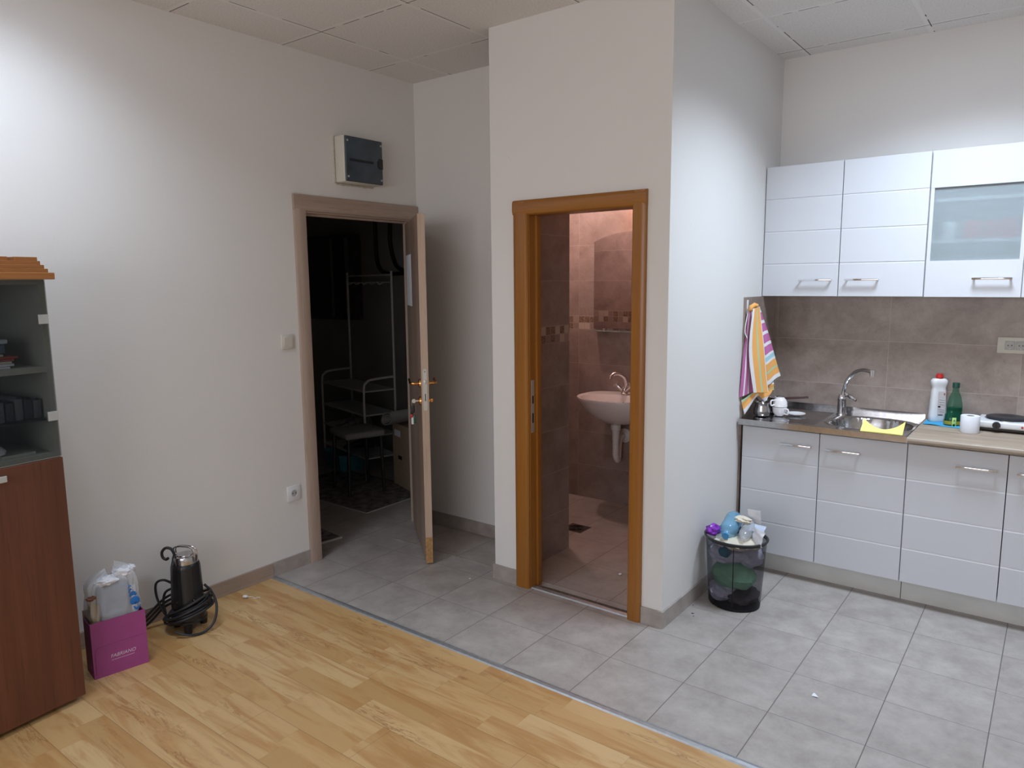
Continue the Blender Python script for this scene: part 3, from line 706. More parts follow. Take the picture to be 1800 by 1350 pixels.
fc = thing('kitchen_tap', 'chrome kitchen mixer tap with tall curved spout behind the sink', 'tap', (2.405, 1.345, ZT-.001))
b = new(); lathe(b, [(.027, 0), (.027, .006), (.023, .010), (.022, .075), (.024, .078), (.024, .10), (.018, .112), (0, .114)], 24); obj('body', b, 'chrome', fc)
b = new(); tube(b, bez([(0.004, -.006, .10), (.012, -.010, .150), (.030, -.028, .200), (.070, -.062, .245), (.115, -.100, .265), (.150, -.132, .266), (.172, -.150, .262)], 7), .0105, 14)
cyl(b, (.174, -.152, .274), (.174, -.152, .240), .013, .013, 16); obj('spout', b, 'chrome', fc)
b = new(); tube(b, bez([(0, 0, .108), (.022, -.012, .112), (.055, -.028, .100), (.080, -.040, .090)], 5), [.013]*6+[.010]*5+[.008]*5, 12, sy=.55); obj('lever', b, 'chrome', fc)

wt = thing('worktop', 'washed oak look kitchen worktop right of the sink', 'worktop', (0, 0, 0))
b = new(); prism(b, [(Y1-.006, ZT-.028), (Y1-.010, ZT-.020), (Y1-.010, ZT-.006), (Y1-.004, ZT), (YK-.011, ZT), (YK-.011, ZT-.028)], 2.806, 3.64, 0)
obj('board', b, 'counter', wt, 50); obj('edge_strip', B(2.8035, 2.8058, Y1-.008, YK-.012, ZT-.027, ZT), 'satin', wt, 0)

# sponge cloth bent over the sink edge
def spf(u, v):
    x = 2.603+.180*u; dip = math.sin(PI*u)
    y = .872+.075*v+.01*dip*(1-v)
    z = ZT+.0065+(.004+.034*(abs(2*u-1)**1.8))*v**.8-.010*(1-v)*0
    return Vector((x, y, z))
def spf(u, v):
    x = 2.600+.185*u; c = abs(2*u-1)**1.7
    s = v*(.058+.030*c)
    return Vector((x, .874+s*.75, ZT+.0050+s*.60*(.25+.75*c)))
single('sponge_cloth', sheet(new(), spf, 20, 8, .005), 'yellow', 'yellow sponge cloth curled up on the front edge of the steel sink', 'cloth')

# coffee pots, cups
def cezve(loc, rz, name, label, s=1., hmat='steel', tilt=None, long=.13):
    t = thing(name, label, 'pot', loc, rz)
    b = new(); lathe(b, [(.030*s, 0), (.036*s, .002), (.041*s, .014*s), (.040*s, .030*s), (.034*s, .050*s), (.034*s, .058*s), (.038*s, .068*s), (.036*s, .068*s), (.032*s, .056*s), (.037*s, .02*s), (0, .006*s)], 28); obj('pot_body', b, 'steel', t)
    b = new(); tube(b, bez([(.034*s, 0, .062*s), (.06*s, 0, .066*s), (long, 0, .072*s)], 5), .0062, 10, sy=.7); obj('handle', b, hmat, t)
    return t
cezve((2.062, 1.043, ZT+.003), 2.2, 'coffee_pot', 'small stainless steel coffee pot under the striped towel', 1.1, 'steel', None, .10)
M['brownh'] = plain('dark_brown_handle', (.05, .015, .012), .35)
cezve((2.090, 1.190, ZT+.003), .30, 'coffee_pot', 'steel coffee pot with dark brown handle behind the white cups', 1.25, 'brownh', None, .17)
def cup(loc, rz, label, tilt=(0, 0), grp=None):
    t = thing('coffee_cup', label, 'cup', loc, rz); t.rotation_euler = (tilt[0], tilt[1], rz)
    b = new(); lathe(b, [(.020, 0), (.022, .003), (.028, .008), (.036, .022), (.039, .049), (.037, .049), (.034, .022), (.024, .010), (0, .008)], 26); obj('bowl', b, 'porc', t)
    b = new(); tube(b, bez([(.035, 0, .040), (.058, 0, .040), (.058, 0, .016), (.033, 0, .014)], 6), .0045, 8); obj('handle', b, 'porc', t)
    return t
cup((2.143, 1.092, ZT+.003), -.45, 'white porcelain coffee cup standing upright beside the steel pot')
c2 = cup((2.143, 1.098, ZT+.103), -2.2, 'white coffee cup turned upside down on top of the other cup', (PI, 0))
sa = single('saucer', lathe(new(), [(0, .002), (.022, .0), (.026, .003), (.050, .010), (.050, .012), (.026, .006), (0, .005)], 28), 'porc', 'white saucer lying behind the white cups', 'saucer', (2.215, 1.150, ZT+.0035))

# towel on a hook
hk = thing('towel_hook', 'white wall hook at the end of the kitchen tiles', 'hook', (XB+.010, .955, 1.43))
b = new(); box(b, .0003, .006, -.010, .010, -.02, .055, bev=.002); obj('plate', b, 'whitep', hk)
b = new(); tube(b, bez([(.005, 0, .0), (.018, 0, -.004), (.028, 0, .004), (.030, 0, .018)], 5), .004, 8); obj('peg', b, 'whitep', hk)
ex, ey = .628, .778; nx, ny = .778, -.628; TX, TY = 1.994, .935
tb_uv = (.08, .5)
def tw(s, z, d): return Vector((TX+ex*s+nx*d, TY+ey*s+ny*d, z))
tb = new()
def patch(c, u0, u1, d0, wav=.004, along=0, nu=14, nv=18, bow_=.0, nw=2., wide=0.):
    """c: top-left, top-right, bottom-left, bottom-right in (s, z); stripes vary with u (along=0) or v"""
    (a, bq, cc, dd) = c
    def f(u, v):
        s = (a[0]*(1-u)+bq[0]*u)*(1-v)+(cc[0]*(1-u)+dd[0]*u)*v; z = (a[1]*(1-u)+bq[1]*u)*(1-v)+(cc[1]*(1-u)+dd[1]*u)*v
        s -= wide*(1-u)*math.sin(PI*v)
        return tw(s, z, d0+wav*math.sin(nw*PI*u)*(.3+.7*v)+bow_*math.sin(PI*v)+.002*math.sin(9*v+4*u))
    sheet(tb, f, nu, nv, .0025, lambda u, v: ((u0+(u1-u0)*(u if along == 0 else v)), .5))
patch([(.006, 1.425), (.030, 1.446), (-.032, .962), (.070, .990)], .86, .44, .010, .006)                 # purple back fold, left
patch([(-.020, .945), (.066, .990), (.002, .867), (.085, .975)], .16, .0, .014, .003, 1)                # orange lower left
patch([(.052, 1.060), (.182, 1.045), (.082, .958), (.187, .993)], .33, .12, .002, .003, 1)               # blue/orange lower right
patch([(.078, .985), (.186, 1.005), (.131, .926), (.140, .935)], .14, .0, .004, .002, 1)
patch([(.050, 1.452), (.070, 1.450), (.122, 1.015), (.213, 1.071)], .96, .0, .018, .006, 1, bow_=.004)   # right fold
patch([(.018, 1.440), (.060, 1.450), (.040, .988), (.131, .987)], .0, .262, .034, .008, 0, nw=1., wide=.024)           # front fold
tube(tb, [tw(.012, 1.430, .022), tw(.020, 1.448, .014), tw(.040, 1.458, .012), tw(.058, 1.454, .016)], [.010, .013, .013, .010], 10)
tube(tb, bez([tw(.012, 1.440, .006), tw(.000, 1.40, .010), tw(-.010, 1.32, .010), tw(.0, 1.28, .02)], 5), .003, 6)
lay_ = tb.loops.layers.uv.verify()
for f_ in tb.faces:
    if all(l[lay_].uv.length < 1e-6 for l in f_.loops) and f_.calc_center_median().z > 1.425:
        for l in f_.loops: l[lay_].uv = tb_uv
single('towel', tb, 'towel', 'striped orange and purple kitchen towel hanging from the wall hook', 'towel', recalc=False)

# blue cloth, bottles, roll
def clf(u, v):
    x = 2.815+.185*u; y = 1.270+.150*v-.03*u*(1-v)
    return Vector((x, y, ZT+.0012+.004*math.sin(PI*min(1, u*2.2))*max(0, 1-v*2.2)*(u < .455)))
single('dish_cloth', sheet(new(), clf, 24, 12, .0022), 'bluec', 'bright blue cloth lying flat under the two bottles', 'cloth')
wb = thing('cleaner_bottle', 'tall white cleaner bottle with a red cap', 'bottle', (2.862, 1.385, ZT+.0036), .55)
def sq(a, z): return 1/((abs(math.cos(a))**3+abs(math.sin(a))**3)**(1/3))
b = new(); lathe(b, [(.036, 0), (.041, .006), (.040, .03), (.037, .10), (.034, .165), (.032, .178), (.036, .190), (.039, .203), (.038, .216), (.030, .224), (.014, .226), (.013, .228)], 40, sy=.62, mod=sq); obj('body', b, 'whitep', wb, 50)
b = new(); lathe(b, [(.017, .2262), (.018, .230), (.018, .240), (.014, .246), (.014, .250), (0, .251)], 24); obj('cap', b, 'red', wb, label='red cap')
M['lab'] = plain('pale_label', (.62, .56, .55), .5, var=.02)
lb = obj('label_panel', sheet(new(), lambda u, v: Vector(((-.012+.038*u), -(.0252-.0015*v-.002*u), .030+.13*v)), 6, 4, .0006), 'lab', wb)
for (x, z, w_, h, c) in ((.018, .145, .006, .006, 'red'), (-.004, .078, .012, .006, 'black'), (.004, .036, .022, .003, 'black')):
    obj('label_mark', B(x-w_/2, x+w_/2, -.0264, -.0257, z, z+h), c, lb, 0)
for z in (.118, .106, .094, .066, .056): obj('label_line', B(-.004, .022, -.0262, -.0256, z, z+.0018), 'whitep', lb, 0)
gb = thing('dish_soap_bottle', 'green dish soap bottle with a dark cap and lime tag', 'bottle', (2.945, 1.315, ZT+.0036), .55)
b = new(); lathe(b, [(.040, 0), (.045, .005), (.046, .02), (.042, .055), (.036, .062), (.037, .08), (.036, .105), (.028, .145), (.016, .172), (.0145, .19), (.0145, .196)], 40, sy=.70, mod=lambda a, z: 1 if z > .12 else 1+.06*(sq(a, z)-1)*3); obj('body', b, 'green', gb, 50)
b = new(); lathe(b, [(.038, .002), (.042, .006), (.043, .02), (.0395, .054), (.0335, .062), (.0345, .08), (.034, .092), (0, .092)], 32, sy=.68); obj('liquid', b, 'greenliq', gb, 50, label='dark green soap inside')
b = new(); lathe(b, [(.0165, .192), (.0165, .215), (.0155, .217), (0, .217)], 24); obj('cap', b, 'dkgreen', gb)
M['olive'] = plain('olive_band', (.30, .27, .03), .4)
b = new(); lathe(b, [(.0462, .006), (.0468, .018), (.0465, .024)], 40, sy=.71, cap=False, mod=lambda a, z: 1+.06*(sq(a, z)-1)*3); obj('band', b, 'olive', gb, 60)
b = new(); box(b, -.026, -.006, -.0405, -.0370, .012, .044, bev=.0015); tg = obj('tag', b, 'lime', gb, label='lime green tag')
b = new(); tube(b, [(-.016+.0085*math.cos(a), -.0395, .006+.011*math.sin(a)) for a in [2*PI*k/20 for k in range(20)]], .0016, 6, True); obj('tag_loop', b, 'lime', tg)
b = new(); tube(b, [(-.016+.003*math.cos(a), -.0407, .029+.003*math.sin(a)) for a in [2*PI*k/12 for k in range(12)]], .0009, 5, True); tube(b, [(-.0155, -.0407, .031), (-.017, -.0407, .035)], .0009, 5); obj('tag_mark', b, 'black', tg)
pr = thing('paper_roll', 'white paper roll standing on the worktop', 'paper roll', (3.028, 1.172, ZT+.0005))
b = new(); lathe(b, [(.017, .001), (.040, 0), (.0412, .004), (.0412, .080), (.039, .083), (.017, .082), (.017, .001)], 48, cap=False, mod=lambda a, z: 1+.008*math.sin(7*a)); obj('roll', b, 'paper', pr, 50)
b = new(); lathe(b, [(.0168, .001), (.0168, .081), (.0150, .081), (.0150, .001), (.0168, .001)], 24, cap=False); obj('core', b, 'kraft', pr)
# hot plate
hp = thing('hot_plate', 'white portable hot plate with one black ring', 'hot plate', (3.050, 1.232, ZT))
b = new(); box(b, 0, .30, 0, .215, .020, .052, bev=.008, seg=3); obj('case', b, 'whitep', hp)
b = new(); box(b, .006, .294, .008, .208, .010, .020); obj('underside', b, 'black', hp, 0)
for x in (.02, .28):
    for y in (.02, .19): obj('foot', cyl(new(), (x, y, 0), (x, y, .012), .010, seg=14), 'black', hp)
b = new(); lathe(b, [(.094, .052), (.094, .056), (.088, .058)], 40, (.118, .112, 0)); obj('trim_ring', b, 'chrome', hp)
b = new(); lathe(b, [(.088, .054), (.089, .064), (.086, .066), (.030, .066), (.028, .065), (0, .065)], 40, (.118, .112, 0)); obj('heating_plate', b, 'blackhob', hp)
b = new(); cyl(b, (.082, 0, .036), (.082, -.014, .036), .0175, .016, 24); box(b, .0805, .0835, -.019, -.013, .024, .048, bev=.001); obj('knob', b, 'black', hp)
obj('pilot_light', cyl(new(), (.185, .001, .036), (.185, -.003, .036), .005, seg=14), 'red', hp)
# triple socket on the splashback
def socket_insert(b2, cx_, cz_, y, r, parent, ax='y'):
    pass
so = thing('power_socket', 'ivory multiple power socket on the splashback tiles', 'socket', (3.218, YK-.010, 1.257))
b = new(); box(b, -.122, .122, -.010, -.0002, -.041, .041, bev=.004); obj('plate', b, 'ivory', so)
for k in range(4):
    x = -.069+.0455*k; b = new(); box(b, x-.0215, x+.0215, -.0115, -.0100, -.022, .022, bev=.001); ins = obj('outlet', b, 'greyplate', so)
    b = new()
    lathe(b, [(.0165, 0), (.0180, .0015), (.0175, .0015), (.016, 0)], 28, cap=False)
    for v in b.verts: v.co = Vector((x+v.co.x, -.0115-v.co.z, v.co.y))
    obj('outlet_rim', b, 'ivory', ins)
    b = new()
    for dx in (-.0075, .0075): cyl(b, (x+dx, -.0113, 0), (x+dx, -.0121, 0), .0028, seg=10)
    obj('pin_hole', b, 'black', ins)
    obj('earth_clip', B(x-.002, x+.002, -.0130, -.0116, -.0175, -.0135), 'satin', ins, 0)

# ================================================================== LEFT WALL FITTINGS
def wallplate(name, label, cat, y, z, s, mat):
    t = thing(name, label, cat, (0, y, z)); b = new(); box(b, .0002, .009, -s/2, s/2, -s/2, s/2, bev=.003); obj('plate', b, mat, t); return t
t = wallplate('wall_socket', 'white wall socket low beside the dark doorway', 'socket', -.551, .437, .086, 'whitep')
b = new(); lathe(b, [(.021, .0), (.023, .002), (.0205, .002), (.019, 0)], 28, cap=False)
for v in b.verts: v.co = Vector((.009+v.co.z, v.co.x, v.co.y))
ri = obj('outlet_rim', b, 'whitep', t)
obj('outlet', cyl(new(), (.0088, 0, 0), (.0096, 0, 0), .0195, seg=28), 'greyplate', t)
for dy in (-.009, .009): obj('pin_hole', cyl(new(), (.0095, dy, 0), (.0104, dy, 0), .0033, seg=10), 'black', t)
for dz in (-.017, .017): obj('earth_clip', B(.0096, .0112, -.002, .002, dz-.003, dz+.003), 'satin', t, 0)
t = wallplate('light_switch', 'ivory rocker light switch left of the dark doorway', 'switch', -.540, 1.281, .080, 'ivory')
b = new(); prism(b, [(.009, -.026), (.0105, -.026), (.0145, .026), (.009, .026)], -.026, .026, 1)
for v in b.verts: pass
obj('rocker', b, 'ivory', t, 0)
fb = thing('fuse_box', 'cream fuse box with a dark cover above the dark doorway', 'fuse box', (0, -.022, 2.287))
b = new(); box(b, .0005, .082, -.142, .142, -.128, .128, bev=.008, seg=3); obj('case', b, 'ivory', fb)
b = new(); box(b, .082, .095, -.138, .138, -.124, .124, bev=.006, seg=3); cv = obj('cover', b, 'dkcover', fb, label='dark tinted cover')
b = new(); box(b, .0945, .0962, -.112, .066, -.010, .0, bev=.0003)
for k in range(12): box(b, .0955, .0972, -.110+.0145*k, -.1015+.0145*k, -.012, .002)
obj('breaker_row', b, 'black', cv, 0)
b = new(); prism(b, [(.135, -.034), (.112, -.034), (.098, -.018), (.098, .008), (.112, .022), (.135, .022)], .0945, .099, 0); obj('latch', b, 'black', cv, 0)
for y in (-.124,):
    for z in (-.098, .098): obj('screw', cyl(new(), (.094, y, z), (.097, y, z), .006, seg=14), 'greyplate', cv)
for z in (-.098, .098): obj('screw', cyl(new(), (.094, .124, z), (.097, .124, z), .006, seg=14), 'greyplate', cv)
M['plaster'] = plain('rough_plaster', (.50, .46, .38), .9, var=.15, scale=60)
b = new(); rnd = random.Random(4)
for s_, a0, a1 in (('y0', -.128, .128), ('z0', -.14, .14)):
    pts = [a0+(a1-a0)*k/16 for k in range(17)]
    if s_ == 'y0': tube(b, [(.002, -.1445-.004*rnd.random(), p) for p in pts], [.003+.004*rnd.random() for _ in pts], 6)
    else: tube(b, [(.002, p, -.1305-.004*rnd.random()) for p in pts], [.003+.004*rnd.random() for _ in pts], 6)
obj('plaster_edge', b, 'plaster', fb)

# ================================================================== WARDROBE
WR = math.radians(6.2)
wd = thing('wardrobe', 'tall dark walnut cabinet with smoked glass doors and a stepped wooden top', 'cabinet', (.440, -1.853, 0), WR)
D, W = .375, .80
b = new(); box(b, -D, -.020, -W, 0, .03, .965); box(b, -D+.02, -.05, -W+.02, -.02, 0, .03)
obj('lower_body', b, 'walnut', wd, 0)
for k in range(2):
    b = new(); box(b, -.019, 0, -.4*(k+1)+.0015, -.4*k-.0015+(0 if k else .0015), .022, .966, bev=.0015); d_ = obj('door', b, 'walnut', wd, 0)
    ya, yb2 = ((-.36, -.200) if k == 0 else (-.60, -.44)); b = new(); box(b, .018, .026, ya, yb2, .922, .944, bev=.002); box(b, 0, .018, ya+.006, ya+.02, .926, .940); box(b, 0, .018, yb2-.02, yb2-.006, .926, .940); obj('handle', b, 'satin', d_, 0)
UZ0, UZ1 = .967, 1.616
b = new(); box(b, -D, -.012, -.020, 0, UZ0, UZ1); box(b, -D, -.012, -W, -W+.020, UZ0, UZ1); box(b, -D, -.012, -W+.02, -.02, UZ0, UZ0+.020); box(b, -D, -.012, -W+.02, -.02, UZ1-.018, UZ1)
obj('upper_frame', b, 'greymel', wd, 0)
obj('back_panel', B(-D, -D+.006, -W+.02, -.02, UZ0+.02, UZ1-.018), 'greyin', wd, 0)
obj('shelf', B(-D+.006, -.014, -W+.02, -.02, 1.284, 1.304), 'greymel', wd, 0)
ms = seethrough('shelf_glass', (.03, .05, .045), .5, .1, 1.5, (.6, .7, .65)); obj('glass_shelf', B(-D+.006, -.016, -W+.02, -.02, 1.108, 1.114), ms, wd, 0)
for k in range(2):
    g = obj('glass_door', B(-.010, -.004, -.4*(k+1)+.001, -.4*k-.001, UZ0+.004, UZ1-.002), 'darkglass', wd, 0)
    for z in (1.475, 1.122):
        ye = -.002 if k == 0 else -W+.002; s = -1 if k == 0 else 1
        b = new(); box(b, -.0145, .0, min(ye, ye+s*.034), max(ye, ye+s*.034), z-.017, z+.017, bev=.001); obj('hinge_clamp', b, 'satin', g, 0)
co = new(); box(co, -D-.01, .022, -W-.02, .022, UZ1, UZ1+.024, bev=.002)
obj('cornice_board', co, 'cornice', wd, 0)
b = new()
for k in range(4):
    z = UZ1+.024+.0135*k; q = (.018, .028, .038, .045)[k]
    box(b, -D+.10, .016-.004*k, -.095 if k == 3 else -W+q-.022, .022-q, z, z+.0135, bev=.001)
    if k == 3: box(b, -D+.10, .016-.004*k, -W+q-.022, -.118, z, z+.0135, bev=.001)
obj('stepped_crown', b, 'cornice', wd, 0)
# contents of the wardrobe
def inw(name, b, mat, label, cat, group=None, **k):
    o = single(name, b, mat, label, cat, (.440, -1.853, 0), WR, group, **k); return o
cols = ['felt', 'iron', 'greyin', 'black', 'felt', 'black', 'greyin', 'iron']
M['book_g'] = plain('grey_book_cover', (.12, .13, .15), .6); M['book_d'] = plain('dark_book_cover', (.03, .035, .05), .5); M['book_r'] = plain('red_book_cover', (.42, .06, .05), .5); M['book_b'] = plain('blue_folder', (.09, .14, .22), .6); M['pbl'] = plain('blue_white_paper', (.50, .56, .66), .8)
for k in range(12):
    y1_ = -.030-.0305*k; b = new(); hgt = .072+.006*((k*7) % 3)
    sheet(b, lambda u, v: Vector((-.055-.26*v, y1_-.026*u, 1.115+hgt-.010*(1-math.cos((u-.5)*2.4)))), 5, 3)
    box(b, -.315, -.055, y1_-.026, y1_, 1.1145, 1.113+hgt-.004, bev=.003)
    inw('book', b, ['book_g', 'book_d'][k % 2], 'grey or near black slim book in the row on the glass shelf of the cabinet', 'book', 'books standing in a row on the glass shelf')
for k, (c, yw) in enumerate((('paper', -.12), ('paper', -.105), ('cream', -.11), ('book_r', -.10), ('book_r', -.085), ('cream', -.13))):
    z = 1.3045+.0085*k; b = new(); box(b, -.30, -.05-.004*k, -.36, yw, z, z+.0075, bev=.001); inw('folder', b, c, ['white paper folder at the bottom of the stack on the upper cabinet shelf', 'white paper folder second from the bottom of the upper shelf stack', 'cream folder lying under the red folders', 'lower red folder in the stack on the upper cabinet shelf', 'upper red folder in the stack on the upper cabinet shelf', 'cream folder topmost of the stack on the upper cabinet shelf'][k], 'folder', smooth=0)
b = new(); box(b, -.32, -.07, -.38, -.12, 1.357, 1.392, bev=.006); inw('document_box', b, 'book_b', 'dark blue document box on top of the folder stack', 'box', smooth=0)
b = new(); box(b, -.31, -.06, -.37, -.115, 1.3925, 1.408, bev=.004); inw('paper_stack', b, 'pbl', 'pale blue paper bundle lying on the dark blue document box', 'paper', smooth=0)
for k, (c, z, h) in enumerate((('book_d', .9875, .028), ('paper', 1.016, .022), ('book_r', 1.0385, .010), ('cream', 1.049, .010), ('book_r', 1.0595, .010), ('pbl', 1.070, .014))):
    b = new(); box(b, -.30, -.04-.02*(k == 0), -.40, -.222+.008*(k % 3), z, z+h-.0005, bev=.001)
    inw('book', b, c, ['dark flat case at the bottom of the cabinet book pile', 'thick white book above the dark case in the cabinet', 'lower red book in the cabinet pile', 'cream book between the two red books', 'upper red book in the cabinet pile', 'pale blue book topmost of the cabinet pile'][k], 'book', smooth=0)
b = new(); box(b, -.16, -.03, -.185, -.075, .9875, .999, bev=.001); inw('notebook', b, 'greymel', 'grey notebook flat on the cabinet bottom', 'notebook', smooth=0)
rnd = random.Random(8); b = new(); bmesh.ops.create_icosphere(b, subdivisions=3, radius=1)
for v in b.verts:
    q = 1+.22*(rnd.random()-.5); v.co = Vector((-.085+v.co.x*.05*q, -.195+v.co.y*.045*q, 1.011+v.co.z*.020*q))
inw('crumpled_paper', b, 'paper', 'crumpled white paper inside the glass cabinet', 'paper', smooth=10)

# ================================================================== MAGENTA BOX WITH BAG
bx = thing('cardboard_box', 'magenta cardboard box on the laminate beside the dark cabinet', 'box', (.322, -1.772, 0), math.atan2(-1.568+1.770, .352-.319)-PI/2)
# local: front face is +x, width along +y
BW, BD, BH = .208, .105, .238
b = new(); box(b, -.003, 0, 0, BW, 0, BH); 
obj('front', b, 'purple', bx, 0)
for y_ in (0, BW-.003): obj('side', B(-BD, -.003, y_, y_+.003, 0, BH-.006), 'purpled', bx, 0)
obj('back', B(-BD-.003, -BD, 0, BW, 0, BH+.025), 'kraft', bx, 0); obj('base', B(-BD, -.003, .003, BW-.003, 0, .003), 'kraft', bx, 0)
b = new(); pts = [(.0, .009, .018)]+[(.0, .009, .10), (.0, .012, .122), (.0, .024, .132), (.0, .10, .133), (.0, BW-.004, .134)]
tube(b, pts, .0011, 5); obj('flap_seam', b, 'purpled', bx)
Rm = Matrix(((0, 0, 1, 0), (1, 0, 0, 0), (0, 1, 0, 0), (0, 0, 0, 1)))
text('lettering', 'FABRIANO', .021, 'letter', Matrix.Translation((.0006, .112, .078)) @ Rm, bx, shear=.25, sx=.95)
b = new()
for k in range(16): box(b, 0, .0006, .068+.0055*k, .0715+.0055*k, .0605, .0628)
obj('small_print', b, 'letter', bx, 0)
b = new(); box(b, -.045, -.012, -.0006, 0, .012, .055)
lb = obj('sticker', b, 'purple', bx, 0)
b = new()
for k in range(7): box(b, -.043+.0040*k, -.0415+.0040*k, -.0010, -.0006, .018, .050)
obj('barcode', b, 'purpled', lb, 0)
# bag
M['bagin'] = plain('blue_grey_papers', (.13, .17, .24), .7, var=.2, scale=14); M['bluep'] = plain('blue_print', (.01, .14, .45), .4); M['ochre'] = plain('ochre_packet', (.45, .30, .08), .6); M['brownp'] = plain('brown_packet', (.16, .06, .03), .6)
bg = thing('plastic_bag', 'white plastic bag of papers stuffed into the magenta box', 'bag', (.322, -1.772, 0), bx.rotation_euler.z)
rnd = random.Random(3)
def bagf(u, v):
    a = 2*PI*u; ht = .02+v*.40
    wy = .100*(1-.16*v**2); wx = .048*(1+.25*math.sin(PI*v)-.25*v**2)
    c, s = math.cos(a), math.sin(a); c = abs(c)**.7*(1 if c > 0 else -1); s = abs(s)**.55*(1 if s > 0 else -1)
    if ht > BH: wx *= 1.12; wy *= 1.05
    else: wx *= .98; wy *= .97
    k = 1-max(0, (v-.86)/.14)**2*.8
    wr = .004*math.sin(9*a+7*v)+.003*math.sin(17*a-11*v)
    if ht < BH+.01: wr = min(wr, 0)
    top = -.016*math.cos(a*2)*v + .022*v*(s > .3)
    return Vector((-.054+(wx+wr)*c*k-.010*v, .104+(wy+wr)*s*k, ht+top*(v > .6)))
b = new(); sheet(b, bagf, 72, 30); bmesh.ops.remove_doubles(b, verts=b.verts, dist=.0004); obj('film', b, 'bagfilm', bg, 60)
b = new(); box(b, -.085, -.022, .050, .165, .02, .365, bev=.01); obj('paper_bundle', b, 'bagin', bg)
b = new(); box(b, -.080, -.030, .167, .190, .02, .34, bev=.006); obj('packet', b, 'paper', bg)
b = new(); box(b, -.080, -.025, .014, .046, .02, .30, bev=.008); obj('packet', b, 'ochre', bg)
b = new()
def blob(cx_, cy_, cz_, rx, ry, rz_, amp, seed, sub=3):
    r = random.Random(seed); q = bmesh.ops.create_icosphere(b, subdivisions=sub, radius=1)
    for v in q['verts']:
        k = 1+amp*(r.random()-.5); v.co = Vector((cx_+v.co.x*rx*k, cy_+v.co.y*ry*k, cz_+v.co.z*rz_*k))
blob(-.055, .150, .405, .030, .040, .022, .35, 5); blob(-.050, .085, .385, .034, .05, .018, .3, 7); blob(-.06, .180, .412, .022, .020, .014, .4, 9)
obj('crumpled_top', b, 'paper', bg, 20)
b = new(); blob(-.014, .016, .340, .010, .018, .009, .6, 2); obj('brown_wrapper', b, 'brownp', bg, 20)
b = new()
def mark(y, z, w_, h, r):   # printed blue strokes follow the film
    pts = []
    for k in range(9):
        t_ = k/8; yy = y+w_*(t_-.5); zz = z+h*(math.sin(PI*t_)-.5); pts.append((.006-.10*max(0, yy-.17), yy, zz))
    tube(b, pts, [r*(.5+math.sin(PI*k/8)) for k in range(9)], 8, sy=.15)
mark(.158, .352, .018, .014, .004); mark(.160, .336, .020, .014, .005); mark(.166, .318, .024, .012, .006); mark(.172, .284, .028, .014, .012); mark(.178, .260, .026, -.014, .004)
obj('blue_print', b, 'bluep', bg)

# ================================================================== PUMP
pu = thing('submersible_pump', 'black submersible pump with steel cap wrapped in its cable', 'pump', (.196, -1.296, 0), .60)
def fins(a, z): return 1+.035*max(0, math.cos(a*9))**6
b = new(); lathe(b, [(.056, .100), (.066, .105), (.072, .118), (.0705, .150), (.0690, .155), (.0630, .300), (.060, .318), (.056, .322)], 108, mod=lambda a, z: fins(a, z) if .15 < z < .31 else 1); obj('motor_body', b, 'iron', pu, 40)
b = new(); lathe(b, [(.060, .095), (.076, .098), (.076, .06), (.080, .056), (.080, .046), (.066, .040), (.04, .040)], 40); obj('pump_housing', b, 'iron', pu)
b = new(); lathe(b, [(.0560, .3225), (.0560, .350), (.053, .356), (.038, .358), (.036, .362), (0, .362)], 40); obj('cap', b, 'steel', pu, label='brushed steel cap')
for k in range(3):
    a = 2*PI*k/3+.9; b = new(); x, y = .066*math.cos(a), .066*math.sin(a); cyl(b, (x, y, .0), (x, y, .046), .016, .020, 14); obj('foot', b, 'iron', pu)
b = new(); tube(b, bez([(-.045, -.012, .352), (-.047, -.012, .378), (-.034, -.012, .398), (.022, -.012, .398), (.047, -.012, .384), (.052, -.012, .350)], 6), .004, 10); tube(b, bez([(-.045, .012, .352), (-.047, .012, .378), (-.034, .012, .394), (.022, .012, .394), (.047, .012, .380), (.052, .012, .350)], 6), .0035, 8); obj('carry_handle', b, 'chrome', pu)
for k in range(6):
    a = 2*PI*k/6+.3; obj('bolt', cyl(new(), (.069*math.cos(a), .069*math.sin(a), .150), (.069*math.cos(a), .069*math.sin(a), .160), .005, seg=6), 'steel', pu)
b = new(); pts = bez([(-.030, -.034, .350), (-.030, -.036, .375), (-.042, -.038, .398), (-.066, -.040, .402), (-.084, -.040, .382), (-.082, -.040, .358), (-.068, -.040, .348), (-.056, -.040, .354)], 7); tube(b, pts, .0065, 10)
cyl(b, (-.032, -.054, .322), (-.030, -.034, .362), .007, .008, 12); obj('cable_loop', b, 'rubber', pu)
# the long cable wound round the foot
b = new(); pts = []; rnd = random.Random(12); turns = 7; N = 40
for i in range(turns*N):
    a = 2*PI*i/N+1.0; t_ = i/N
    R = .092+.009*math.sin(t_*2.4)+.008*(t_ % 2 > 1)
    z = .078+.020*math.sin(t_*1.9)+.036*math.cos(a)+.003*t_
    pts.append((R*math.cos(a), R*math.sin(a)*.98, max(z, .02)))
tube(b, pts, .0058, 8)
pts = [(.090*math.cos(a)+.010, .094*math.sin(a), .128+.045*math.cos(a)) for a in [2*PI*k/40 for k in range(40)]]; tube(b, pts, .0058, 8, True)
pts = bez([(-.01, -.11, .03), (.05, -.10, .012), (.100, -.06, .010), (.125, -.01, .040), (.120, .03, .10), (.095, .04, .16), (.068, .03, .20)], 7); tube(b, pts, .0058, 8)
pts = bez([(-.066, .0, .215), (-.100, -.02, .240), (-.130, -.03, .225), (-.132, -.03, .165), (-.110, -.03, .10), (-.092, -.03, .07)], 7); tube(b, pts, .0058, 8)
pts = bez([(-.066, .0, .195), (-.100, -.01, .175), (-.108, -.02, .13), (-.095, -.03, .08)], 7); tube(b, pts, .0058, 8)
